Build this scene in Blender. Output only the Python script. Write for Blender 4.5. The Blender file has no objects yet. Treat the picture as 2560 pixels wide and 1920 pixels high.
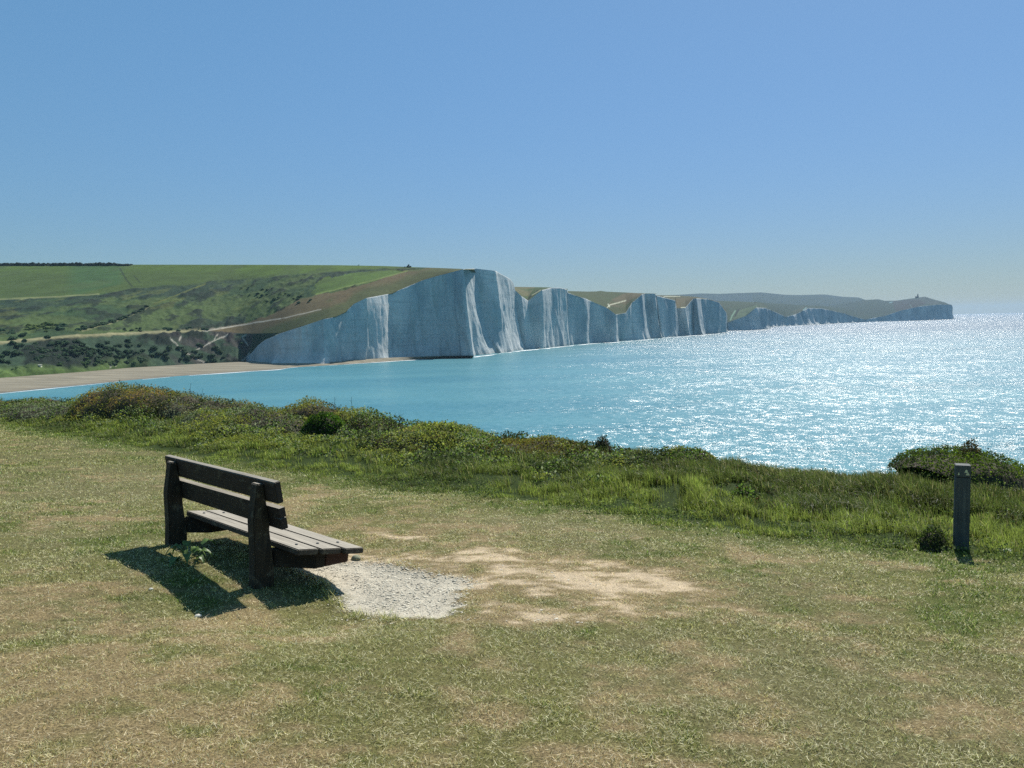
import bpy, bmesh, math, random
import numpy as np
from mathutils import Vector, Matrix

# ------------------------------------------------------------------ camera, sky, sun, exposure
SC = bpy.context.scene
COL = SC.collection
FPX, CX, CY = 1923.0, 1280.0, 960.0            # focal length and centre in photo pixels (2560 x 1920)
CAMZ = 30.0                                     # eye above the sea
EYE = 1.75                                      # eye above the turf
SLOPE = 0.083
ROLL, PITCH = math.radians(1.37), math.atan(151 / FPX)
Fv = np.array([0, math.cos(PITCH), -math.sin(PITCH)])
R0 = np.array([1.0, 0, 0]); U0 = np.array([0, math.sin(PITCH), math.cos(PITCH)])
Rv = R0 * math.cos(ROLL) - U0 * math.sin(ROLL)
Uv = R0 * math.sin(ROLL) + U0 * math.cos(ROLL)
CAM = np.array([0, 0, CAMZ])

cam_d = bpy.data.cameras.new('camera'); cam = bpy.data.objects.new('camera', cam_d); COL.objects.link(cam)
cam_d.sensor_fit = 'HORIZONTAL'; cam_d.sensor_width = 36; cam_d.lens = 36 * FPX / 2560
cam_d.clip_start = 0.1; cam_d.clip_end = 60000
cam.matrix_world = Matrix(((Rv[0], Uv[0], -Fv[0], CAM[0]), (Rv[1], Uv[1], -Fv[1], CAM[1]), (Rv[2], Uv[2], -Fv[2], CAM[2]), (0, 0, 0, 1)))
SC.camera = cam

SUN_AZ, SUN_EL = math.radians(27), math.radians(47)   # azimuth clockwise from +Y
SUN_DIR = Vector((math.sin(SUN_AZ) * math.cos(SUN_EL), math.cos(SUN_AZ) * math.cos(SUN_EL), math.sin(SUN_EL)))
sun_d = bpy.data.lights.new('sun', 'SUN'); sun = bpy.data.objects.new('sun', sun_d); COL.objects.link(sun)
sun_d.energy = 5.0; sun_d.angle = math.radians(0.53); sun_d.color = (1.0, 0.95, 0.87)
sun.rotation_euler = SUN_DIR.to_track_quat('Z', 'Y').to_euler(); sun.location = (0, 0, 200)

world = bpy.data.worlds.new('World'); SC.world = world; world.use_nodes = True
wn, wl = world.node_tree.nodes, world.node_tree.links
wn.clear()
sky = wn.new('ShaderNodeTexSky'); sky.sky_type = 'NISHITA'; sky.sun_disc = False
sky.sun_elevation = SUN_EL; sky.sun_rotation = SUN_AZ
sky.altitude = 30; sky.air_density = 1.0; sky.dust_density = 0.3; sky.ozone_density = 1.5
bg = wn.new('ShaderNodeBackground'); bg.inputs['Strength'].default_value = 0.14
wo = wn.new('ShaderNodeOutputWorld')
# the photograph is white-balanced cool and its sky is evenly bright: soften the range of the sky and cool it
bw = wn.new('ShaderNodeRGBToBW'); pw = wn.new('ShaderNodeMath'); pw.operation = 'POWER'; pw.inputs[1].default_value = -0.55
sep_ = wn.new('ShaderNodeSeparateColor'); tint = wn.new('ShaderNodeCombineColor')
for ch, (ex, gain) in enumerate(((1.05, 0.68), (0.93, 1.12), (1.12, 0.93))):
    pc = wn.new('ShaderNodeMath'); pc.operation = 'POWER'; pc.inputs[1].default_value = ex
    mc = wn.new('ShaderNodeMath'); mc.operation = 'MULTIPLY'; mc.inputs[1].default_value = gain
    wl.new(sep_.outputs[ch], pc.inputs[0]); wl.new(pc.outputs[0], mc.inputs[0]); wl.new(mc.outputs[0], tint.inputs[ch])
scl = wn.new('ShaderNodeVectorMath'); scl.operation = 'SCALE'
wl.new(sky.outputs[0], bw.inputs[0]); wl.new(bw.outputs[0], pw.inputs[0]); wl.new(sky.outputs[0], sep_.inputs[0])
wl.new(tint.outputs[0], scl.inputs[0]); wl.new(pw.outputs[0], scl.inputs['Scale'])
wl.new(scl.outputs[0], bg.inputs[0]); wl.new(bg.outputs[0], wo.inputs[0])

SC.view_settings.view_transform = 'Standard'; SC.view_settings.look = 'None'
SC.view_settings.exposure = 0.35; SC.view_settings.gamma = 1.0
SC.render.engine = 'CYCLES'
SC.cycles.max_bounces = 6; SC.cycles.diffuse_bounces = 3; SC.cycles.glossy_bounces = 2
SC.cycles.transmission_bounces = 3; SC.cycles.volume_bounces = 1; SC.cycles.transparent_max_bounces = 4
SC.cycles.use_denoising = False
SC.cycles.caustics_reflective = False; SC.cycles.caustics_refractive = False
SC.cycles.sample_clamp_indirect = 4.0

# ------------------------------------------------------------------ helpers
def lin(r, g, b):
    f = lambda c: (c / 255 / 12.92) if c / 255 <= 0.04045 else ((c / 255 + 0.055) / 1.055) ** 2.4
    return np.array([f(r), f(g), f(b)])

def rays(x, y):
    x = np.asarray(x, float); y = np.asarray(y, float)
    return Rv * (x[..., None] - CX) + Uv * (CY - y[..., None]) + Fv * FPX

def far(x, y, D):                               # the point a pixel sees at forward distance D
    r = rays(x, y); return CAM + r * (np.asarray(D, float) / r[..., 1])[..., None]

def on_z(x, y, z=0.0):
    r = rays(x, y); return CAM + r * ((np.asarray(z, float) - CAMZ) / r[..., 2])[..., None]

NV = np.array([0.54, 0.8417]); TV = np.array([-0.8417, 0.54])
NV = NV / np.linalg.norm(NV); TV = TV / np.linalg.norm(TV)

def on_turf(x, y):
    r = rays(x, y); e = 0.0
    for _ in range(12):
        t = (-EYE + e) / (r[..., 2] + SLOPE * (r[..., :2] @ NV)); P = CAM + r * t[..., None]
        e = 0.5 * e + 0.5 * (ground_z(P[..., 0], P[..., 1], False) - (CAMZ - EYE - SLOPE * (P[..., :2] @ NV)))
    return P

def on_u(x, y, u):                              # where a pixel's line of sight crosses the upright plane u metres out
    r = rays(x, y); t = u / (r[..., :2] @ NV); return CAM + r * np.asarray(t)[..., None]

rng = np.random.default_rng(7)
_perm = np.random.default_rng(11).random((257, 257))
def vnoise(x, y):
    xi = np.floor(x).astype(int); yi = np.floor(y).astype(int)
    fx = x - xi; fy = y - yi
    fx = fx * fx * fx * (fx * (fx * 6 - 15) + 10); fy = fy * fy * fy * (fy * (fy * 6 - 15) + 10)
    a = _perm[xi % 256, yi % 256]; b = _perm[(xi + 1) % 256, yi % 256]
    c = _perm[xi % 256, (yi + 1) % 256]; d = _perm[(xi + 1) % 256, (yi + 1) % 256]
    return (a * (1 - fx) + b * fx) * (1 - fy) + (c * (1 - fx) + d * fx) * fy
def fbm(x, y, octs=4, seed=0.0):                # about -1 .. 1
    s = 0; a = 1; n = 0; x = np.asarray(x, float) + seed * 17.3; y = np.asarray(y, float) + seed * 9.7
    for k in range(octs):
        s = s + a * (vnoise(x * 2 ** k + 31.7 * k, y * 2 ** k + 13.1 * k) * 2 - 1); n += a; a *= 0.5
    return s / n * 1.5
def sstep(a, b, x):
    t = np.clip((np.asarray(x, float) - a) / (b - a), 0, 1); return t * t * (3 - 2 * t)
def mixc(c, d, w):
    w = np.asarray(w)[..., None]; return c * (1 - w) + d * w
def lerp_poly(pts, x):
    p = np.array(pts, float); return np.interp(x, p[:, 0], p[:, 1])
def in_poly(x, y, poly):
    ins = np.zeros(np.shape(x), bool); n = len(poly)
    for i in range(n):
        (x1, y1), (x2, y2) = poly[i], poly[(i + 1) % n]
        if y1 == y2: continue
        c = ((y1 > y) != (y2 > y)) & (x < (x2 - x1) * (y - y1) / (y2 - y1) + x1); ins ^= c
    return ins
def dist_line(x, y, pts):
    d = np.full(np.shape(x), 1e9)
    for (x1, y1), (x2, y2) in zip(pts[:-1], pts[1:]):
        dx, dy = x2 - x1, y2 - y1; L = dx * dx + dy * dy + 1e-12
        t = np.clip(((x - x1) * dx + (y - y1) * dy) / L, 0, 1)
        d = np.minimum(d, np.hypot(x - x1 - t * dx, y - y1 - t * dy))
    return d

def mesh_from(name, V, faces, material, parent=None, colors=None, smooth=False, loc=None):
    """faces: list of integer arrays (n,k); one mesh object"""
    V = np.asarray(V, np.float32)
    me = bpy.data.meshes.new(name); me.vertices.add(len(V)); me.vertices.foreach_set('co', V.ravel())
    fl = [np.asarray(f, np.int32) for f in faces if len(f)]
    nl = sum(f.size for f in fl); npoly = sum(len(f) for f in fl)
    me.loops.add(nl); me.loops.foreach_set('vertex_index', np.concatenate([f.ravel() for f in fl]))
    me.polygons.add(npoly)
    tot = np.concatenate([np.full(len(f), f.shape[1], np.int32) for f in fl])
    st = np.concatenate([[0], np.cumsum(tot)[:-1]]).astype(np.int32)
    me.polygons.foreach_set('loop_start', st)
    if colors is not None:
        at = me.attributes.new('Col', 'FLOAT_COLOR', 'POINT')
        c = np.ones((len(V), 4), np.float32); c[:, :3] = colors; at.data.foreach_set('color', c.ravel())
    me.update(calc_edges=True); me.validate()
    me.polygons.foreach_set('use_smooth', np.full(len(me.polygons), smooth, bool))
    me.materials.append(material)
    o = bpy.data.objects.new(name, me); COL.objects.link(o)
    if parent is not None: o.parent = parent
    if loc is not None: o.location = loc
    return o

def grid_faces(nr, nc, off=0):
    i = np.arange(nr - 1)[:, None] * nc + np.arange(nc - 1)[None]; i = i.ravel() + off
    return np.stack([i, i + 1, i + nc + 1, i + nc], 1)

def tag(o, label=None, cat=None, group=None, kind=None):
    if label: o['label'] = label
    if cat: o['category'] = cat
    if group: o['group'] = group
    if kind: o['kind'] = kind
    return o
def empty(name, loc):
    o = bpy.data.objects.new(name, None); COL.objects.link(o); o.location = Vector(loc); o.empty_display_size = 0.2; return o

class NT:
    def __init__(s, name):
        s.m = bpy.data.materials.new(name); s.m.use_nodes = True
        s.n = s.m.node_tree.nodes; s.l = s.m.node_tree.links; s.n.clear()
        s.out = s.n.new('ShaderNodeOutputMaterial')
    def node(s, t, ins=None, **kw):
        n = s.n.new(t)
        for k, v in kw.items(): setattr(n, k, v)
        for k, v in (ins or {}).items():
            if isinstance(v, bpy.types.NodeSocket): s.l.new(v, n.inputs[k])
            else: n.inputs[k].default_value = v
        return n
    def math(s, op, a, b=None, clamp=False):
        n = s.n.new('ShaderNodeMath'); n.operation = op; n.use_clamp = clamp
        for i, v in enumerate((a, b)):
            if v is None: continue
            if isinstance(v, bpy.types.NodeSocket): s.l.new(v, n.inputs[i])
            else: n.inputs[i].default_value = v
        return n.outputs[0]
    def mix(s, fac, a, b, mode='MIX'):
        n = s.n.new('ShaderNodeMix'); n.data_type = 'RGBA'; n.blend_type = mode
        for i, v in ((0, fac), (6, a), (7, b)):
            if isinstance(v, bpy.types.NodeSocket): s.l.new(v, n.inputs[i])
            elif i == 0: n.inputs[0].default_value = v
            else: n.inputs[i].default_value = (*v[:3], 1)
        return n.outputs[2]
    def ramp(s, fac, stops):
        n = s.n.new('ShaderNodeValToRGB'); s.l.new(fac, n.inputs[0]); e = n.color_ramp.elements
        while len(e) < len(stops): e.new(0.5)
        for q, (p, c) in zip(e, stops):
            q.position = p; q.color = (c, c, c, 1) if np.isscalar(c) else (*c[:3], 1)
        return n.outputs[0]
    def pos(s, scale=(1, 1, 1)):
        g = s.n.new('ShaderNodeNewGeometry'); mp = s.n.new('ShaderNodeMapping'); mp.inputs['Scale'].default_value = scale
        s.l.new(g.outputs['Position'], mp.inputs[0]); return mp.outputs[0]
    def objpos(s, scale=(1, 1, 1)):
        g = s.n.new('ShaderNodeTexCoord'); mp = s.n.new('ShaderNodeMapping'); mp.inputs['Scale'].default_value = scale
        s.l.new(g.outputs['Object'], mp.inputs[0]); return mp.outputs[0]
    def noise(s, vec, scale, detail=4, rough=0.55, out=0):
        n = s.n.new('ShaderNodeTexNoise'); s.l.new(vec, n.inputs['Vector']); n.inputs['Scale'].default_value = scale
        n.inputs['Detail'].default_value = detail; n.inputs['Roughness'].default_value = rough; return n.outputs[out]
    def bump(s, h, strength, dist):
        return s.node('ShaderNodeBump', {'Strength': strength, 'Distance': dist, 'Height': h}).outputs[0]
    def principled(s, **ins):
        n = s.n.new('ShaderNodeBsdfPrincipled')
        for k, v in ins.items():
            k = k.replace('_', ' ')
            if isinstance(v, bpy.types.NodeSocket): s.l.new(v, n.inputs[k])
            elif k == 'Base Color': n.inputs[k].default_value = (*v[:3], 1)
            else: n.inputs[k].default_value = v
        return n.outputs[0]
    def done(s, sh):
        s.l.new(sh, s.out.inputs['Surface']); return s.m
    def col(s):
        return s.node('ShaderNodeAttribute', attribute_name='Col').outputs['Color']

def blade_mat(name, trans=0.4, rough=0.55, spec=0.25):
    t = NT(name); c = t.col()
    p = t.principled(Base_Color=c, Roughness=rough, Specular_IOR_Level=spec)
    tr = t.node('ShaderNodeBsdfTranslucent', {'Color': c}).outputs[0]
    return t.done(t.node('ShaderNodeMixShader', {0: trans, 1: p, 2: tr}).outputs[0])

def plain_mat(name, c, rough=0.7, var=0.25, scale=8, spec=0.3):
    t = NT(name); n = t.noise(t.objpos(), scale, 5)
    cc = t.mix(t.ramp(n, [(0.3, 0.0), (0.7, 1.0)]), np.array(c) * (1 - var), np.array(c) * (1 + var))
    return t.done(t.principled(Base_Color=cc, Roughness=rough, Specular_IOR_Level=spec))

# ------------------------------------------------------------------ sea
def make_sea():
    t = NT('sea_water')
    g = t.n.new('ShaderNodeNewGeometry').outputs['Position']
    def slopes(scale, detail, rough=0.6):
        n = t.noise(t.pos((scale, scale, scale)), 1.0, detail, rough, out=1)
        return t.node('ShaderNodeVectorMath', {0: n, 1: (0.5, 0.5, 0.5)}, operation='SUBTRACT').outputs[0]
    a = slopes(2.5, 2); b = slopes(0.32, 2); c = slopes(0.05, 1)
    def sc(v, k):
        n = t.node('ShaderNodeVectorMath', {0: v}, operation='SCALE')
        if isinstance(k, bpy.types.NodeSocket): t.l.new(k, n.inputs['Scale'])
        else: n.inputs['Scale'].default_value = k
        return n.outputs[0]
    add = lambda p, q: t.node('ShaderNodeVectorMath', {0: p, 1: q}, operation='ADD').outputs[0]
    s = add(add(sc(a, 2.5), sc(b, 1.6)), sc(c, 0.5))
    # wind lanes: long streaks of rougher and calmer water
    lanes = t.noise(t.pos((0.0016, 0.009, 0.0)), 1.0, 3, 0.6)
    wide = t.noise(t.pos((0.0012, 0.0012, 0.0)), 1.0, 2, 0.5)
    amp = t.math('ADD', t.ramp(lanes, [(0.34, 0.42), (0.66, 1.3)]), t.ramp(wide, [(0.35, 0.0), (0.7, 0.2)]))
    # sheltered under the cliffs: calmer towards the bay
    sep = t.node('ShaderNodeSeparateXYZ', {0: g})
    shel = t.math('SUBTRACT', sep.outputs[0], t.math('MULTIPLY', sep.outputs[1], 0.12))
    calm = t.node('ShaderNodeMapRange', {0: shel, 1: -120.0, 2: 110.0, 3: 0.40, 4: 1.05}, interpolation_type='SMOOTHSTEP').outputs[0]
    s = sc(s, t.math('MULTIPLY', amp, calm))
    s = t.node('ShaderNodeVectorMath', {0: s, 1: (1, 1, 0)}, operation='MULTIPLY').outputs[0]
    nrm = t.node('ShaderNodeVectorMath', {0: add(s, t.node('ShaderNodeCombineXYZ', {2: 1.0}).outputs[0])}, operation='NORMALIZE').outputs[0]
    milky = t.noise(t.pos((0.006, 0.02, 0.0)), 1.0, 3, 0.5)
    base = t.mix(t.ramp(milky, [(0.3, 0.0), (0.7, 1.0)]), (0.055, 0.20, 0.245), (0.09, 0.255, 0.285))
    deep = t.node('ShaderNodeMapRange', {0: t.math('ADD', sep.outputs[1], t.math('MULTIPLY', sep.outputs[0], 1.2)), 1: 500.0, 2: 2600.0, 3: 0.0, 4: 1.0}).outputs[0]
    base = t.mix(deep, base, (0.03, 0.085, 0.12))
    sh = t.principled(Base_Color=base, Roughness=0.30, IOR=1.33, Specular_IOR_Level=0.5, Normal=nrm)
    m = t.done(sh)
    rad = np.concatenate([[0], np.geomspace(40, 20000, 40)]); nth = 96
    V = [(0, 0, 0)]
    for r in rad[1:]:
        for k in range(nth):
            V.append((r * math.cos(2 * math.pi * k / nth), r * math.sin(2 * math.pi * k / nth), 0))
    tri = [(0, 1 + k, 1 + (k + 1) % nth) for k in range(nth)]
    q = []
    for i in range(len(rad) - 2):
        o = 1 + i * nth
        for k in range(nth):
            q.append((o + k, o + nth + k, o + nth + (k + 1) % nth, o + (k + 1) % nth))
    tag(mesh_from('sea', V, [np.array(tri), np.array(q)], m), kind='structure')
make_sea()

# ------------------------------------------------------------------ hills and cliffs across the bay
def land_mat(name='downland'):
    t = NT(name); c = t.col()
    n1 = t.noise(t.pos(), 0.35, 6, 0.65); n2 = t.noise(t.pos(), 0.045, 4, 0.6)
    c = t.mix(1.0, c, t.ramp(n1, [(0.25, 0.62), (0.75, 1.4)]), 'MULTIPLY')
    c = t.mix(1.0, c, t.ramp(n2, [(0.3, 0.82), (0.7, 1.2)]), 'MULTIPLY')
    return t.done(t.principled(Base_Color=c, Roughness=0.9, Specular_IOR_Level=0.1))
M_LAND = land_mat()

def chalk_mat():
    t = NT('chalk')
    beds = t.noise(t.pos((0.02, 0.02, 0.75)), 1.0, 4, 0.6)
    streak = t.noise(t.pos((0.13, 0.13, 0.012)), 1.0, 5, 0.62)
    broad = t.noise(t.pos((0.022, 0.022, 0.008)), 1.0, 3, 0.55)
    fine = t.noise(t.pos((0.5, 0.5, 0.22)), 1.0, 6, 0.65)
    patchy = t.noise(t.pos((0.035, 0.035, 0.018)), 1.0, 5, 0.62)
    c = t.mix(t.ramp(broad, [(0.36, 0.0), (0.62, 1.0)]), (0.38, 0.43, 0.44), (0.62, 0.61, 0.58))
    c = t.mix(t.ramp(patchy, [(0.48, 0.0), (0.66, 0.65)]), c, (0.20, 0.27, 0.30))
    c = t.mix(t.ramp(streak, [(0.28, 0.55), (0.46, 0.0)]), c, (0.26, 0.32, 0.30))
    c = t.mix(t.ramp(streak, [(0.62, 0.0), (0.74, 0.5)]), c, (0.74, 0.72, 0.67))
    c = t.mix(t.ramp(beds, [(0.38, 0.4), (0.47, 0.0)]), c, (0.30, 0.33, 0.33))
    c = t.mix(1.0, c, t.ramp(fine, [(0.25, 0.84), (0.75, 1.12)]), 'MULTIPLY')
    z = t.node('ShaderNodeSeparateXYZ', {0: t.pos()}).outputs[2]
    tide = t.node('ShaderNodeMapRange', {0: t.math('ADD', z, t.math('MULTIPLY', broad, 10.0)), 1: 4.0, 2: 8.0, 3: 0.42, 4: 0.0}).outputs[0]
    c = t.mix(tide, c, (0.20, 0.20, 0.16))
    nb = t.bump(t.math('ADD', fine, t.math('MULTIPLY', streak, 0.4)), 0.45, 1.2)
    return t.done(t.principled(Base_Color=c, Roughness=0.92, Specular_IOR_Level=0.1, Normal=nb))
M_CHALK = chalk_mat()

# control points: photo pixels of the foot (xb, yb) and of the brink (xt, yt), setback of the brink in metres, extra distance
CL1 = [(604, 903, 606, 901, 2, 0), (622, 904, 628, 884, 4, 0), (640, 905, 645, 864, 6, 0), (663, 905, 664, 850, 7, -2), (701, 906, 701, 834, 9, 0), (752, 906, 752, 817, 10, -3),
       (809, 905, 809, 798, 11, 0), (838, 903, 838, 792, 11, -2), (864, 901.5, 864, 780, 12, 0), (884, 900.5, 884, 760, 12, 1), (916, 900, 916, 745, 12, -2), (980, 896, 980, 733, 12, 2), (1005, 895, 1005, 722, 12, -1),
       (1059, 893, 1059, 700, 12, 2), (1106, 892, 1100, 688, 13, 4), (1150, 891, 1132, 680, 14, 2), (1183, 891, 1158, 673, 16, -2), (1190, 889, 1162, 672, 14, 11), (1228, 886, 1172, 672, 22, 4), (1234, 884, 1185, 671, 14, 14),
       (1256, 882, 1238, 677, 16, 8), (1262, 881, 1246, 681, 12, 16), (1300, 876, 1276, 698, 14, 6), (1309, 875, 1283, 708, 12, 20), (1300, 874, 1284, 716, 10, 80)]
CL2 = [(1250, 880, 1262, 712, 8, 45), (1290, 876, 1284, 722, 8, 30), (1320, 874, 1303, 740, 8, 14), (1339, 872, 1320, 752, 8, 12), (1356, 871, 1355, 725, 10, 4), (1390, 867, 1377, 719, 12, 0), (1405, 866, 1400, 719, 12, 6), (1423, 864, 1417, 723, 12, 2), (1424, 863, 1419, 728, 10, 70)]
CL3 = [(1400, 866, 1405, 727, 8, 60), (1424, 863, 1418, 731, 9, 13), (1446, 861, 1453, 743, 10, 14), (1469, 859, 1462, 746, 11, 0), (1474, 858, 1476, 752, 11, 12), (1510, 856, 1516, 769, 10, 8), (1539, 855, 1539, 786, 9, 0), (1546, 853, 1564, 782, 9, 15),
       (1590, 850, 1580, 757, 10, 10), (1621, 848, 1605, 736, 14, 0), (1628, 846, 1612, 734, 13, 15), (1657, 845, 1637, 734, 16, 0), (1655, 844, 1640, 737, 12, 90)]
CL4 = [(1630, 846, 1630, 738, 8, 70), (1660, 844, 1642, 739, 9, 20), (1692, 841, 1688, 751, 12, 0), (1700, 840, 1691, 771, 10, 20), (1726, 839, 1713, 770, 10, 0), (1730, 838, 1732, 747, 12, 25), (1759, 837, 1740, 746, 16, 0), (1764, 835, 1766, 747, 12, 20), (1790, 833.5, 1798, 756, 12, 16), (1814, 831, 1815, 780, 10, 0), (1813, 830, 1817, 790, 8, 120)]
CL5 = [(1795, 828, 1805, 812, 8, 60), (1822, 827, 1820, 806, 10, 20), (1870, 825.5, 1865, 790, 12, 10), (1895, 824.5, 1890, 769, 14, 10), (1918, 823, 1916, 770, 14, 0), (1919, 822, 1919, 774, 10, 160)]
CL6 = [(1890, 819, 1895, 770, 10, 40), (1919, 817.5, 1922, 773, 12, 30), (1965, 815, 1965, 792, 14, 50), (1998, 813, 1992, 785, 16, 10), (2034, 811.5, 2020, 770, 20, 0), (2054, 810.5, 2054, 771, 20, 20), (2109, 807.5, 2109, 783, 18, 0), (2144, 806, 2150, 796, 12, 10), (2170, 805, 2172, 800, 8, 20)]
CL7 = [(2150, 805.6, 2158, 800, 8, 30), (2161, 805, 2166, 798, 10, 10), (2212, 803.5, 2212, 790, 14, 0), (2247, 802.5, 2247, 778, 18, 10), (2298, 801, 2298, 766, 24, 0), (2350, 799, 2350, 761, 24, 10), (2378, 798, 2378, 762, 20, 0), (2379, 797.5, 2380, 763.5, 14, 260)]

def foot_D(p):
    z = 2.4 * (1 - sstep(820, 1120, p[:, 0])); return on_z(p[:, 0], p[:, 1], z)[:, 1] + p[:, 5]

def cliff(pts, name, step, rows=46, amp=1.0, seed=0):
    p = np.array(pts, float)
    s = np.concatenate([[0], np.cumsum(np.hypot(np.diff(p[:, 0]), np.diff(p[:, 1])) + np.abs(np.diff(p[:, 5])) * 0.5)])
    n = max(8, int(s[-1] / step)); q = np.linspace(0, s[-1], n)
    c = [np.interp(q, s, p[:, k]) for k in range(6)]
    Dk = foot_D(p)
    D = np.interp(q, s, Dk)
    B = far(c[0], c[1], D); B[:, 2] = -1.0
    T = far(c[2], c[3], D + c[4])
    tan = np.gradient(B[:, :2], axis=0)
    k = np.ones(5) / 5
    for a in (0, 1): tan[:, a] = np.convolve(np.pad(tan[:, a], 2, 'edge'), k, 'valid')
    L = np.linalg.norm(tan, axis=1, keepdims=True) + 1e-9; tan /= L
    out = np.stack([tan[:, 1], -tan[:, 0]], 1)            # towards the sea
    arc = np.concatenate([[0], np.cumsum(np.linalg.norm(np.diff(B[:, :2], axis=0), axis=1))]) + seed * 777
    sc_ = np.median(D) / 780.0
    r = np.linspace(0, 1, rows)[:, None]
    g = 0.45 * (1 - (1 - r) ** 5) + 0.55 * r ** 1.3        # talus at the foot, steep above
    P = B[None] * (1 - g[..., None]) + T[None] * g[..., None]
    P[..., 2] = B[None, :, 2] * (1 - r) + T[None, :, 2] * r
    ht = (T[:, 2] - B[:, 2])[None]
    d = fbm(arc[None] / 26 + 0 * r, P[..., 2] / 110, 4, seed) * 3.6 * amp + fbm(arc[None] / 7, P[..., 2] / 16, 4, seed + 3) * 0.8 * amp
    d = d + np.clip(fbm(arc[None] / 14 + 0 * r, 0 * r + 5.5 + 0 * arc[None], 3, seed + 5), 0, 1) * (1 - r) ** 6 * 9 * amp   # fallen cones
    d = d * np.minimum(1, ht / 25) * (1 - 0.8 * r ** 6)
    P[..., 0] += out[None, :, 0] * d; P[..., 1] += out[None, :, 1] * d
    cap = P[-1].copy(); rad_ = T[:, :2] / np.linalg.norm(T[:, :2], axis=1, keepdims=True); cap[:, :2] += rad_ * 3; cap[:, 2] += 0.05
    cap2 = T.copy(); cap2[:, :2] += rad_ * 16; cap2[:, 2] -= 3.0
    V = np.concatenate([P.reshape(-1, 3), cap, cap2])
    o = mesh_from('chalk_cliff', V, [grid_faces(rows + 2, n)], M_CHALK, smooth=True)
    tag(o, kind='structure')
    return q, c, D
cliff(CL1, 'a', 1.5, 70, 1.0, 1)
cliff(CL2, 'b', 1.2, 50, 0.7, 2)
cliff(CL3, 'c', 1.2, 50, 0.75, 3)
cliff(CL4, 'd', 1.0, 44, 0.8, 4)
cliff(CL5, 'e', 0.8, 30, 1.4, 5)
cliff(CL6, 'f', 0.8, 30, 1.8, 6)
cliff(CL7, 'g', 0.8, 30, 1.8, 7)

C_GREEN = lin(80, 102, 38) * 0.82; C_FIELD = lin(72, 90, 42) * 0.8; C_SCRUB = lin(54, 76, 46) * 0.8; C_OLIVE = lin(74, 90, 50) * 0.85
C_TAN = lin(108, 96, 68) * 0.72; C_DARK = lin(34, 46, 36) * 0.72; C_TEAL = lin(42, 62, 50) * 0.72; C_CHALK = lin(185, 178, 162); C_YEL = lin(104, 110, 54) * 0.72

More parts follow.
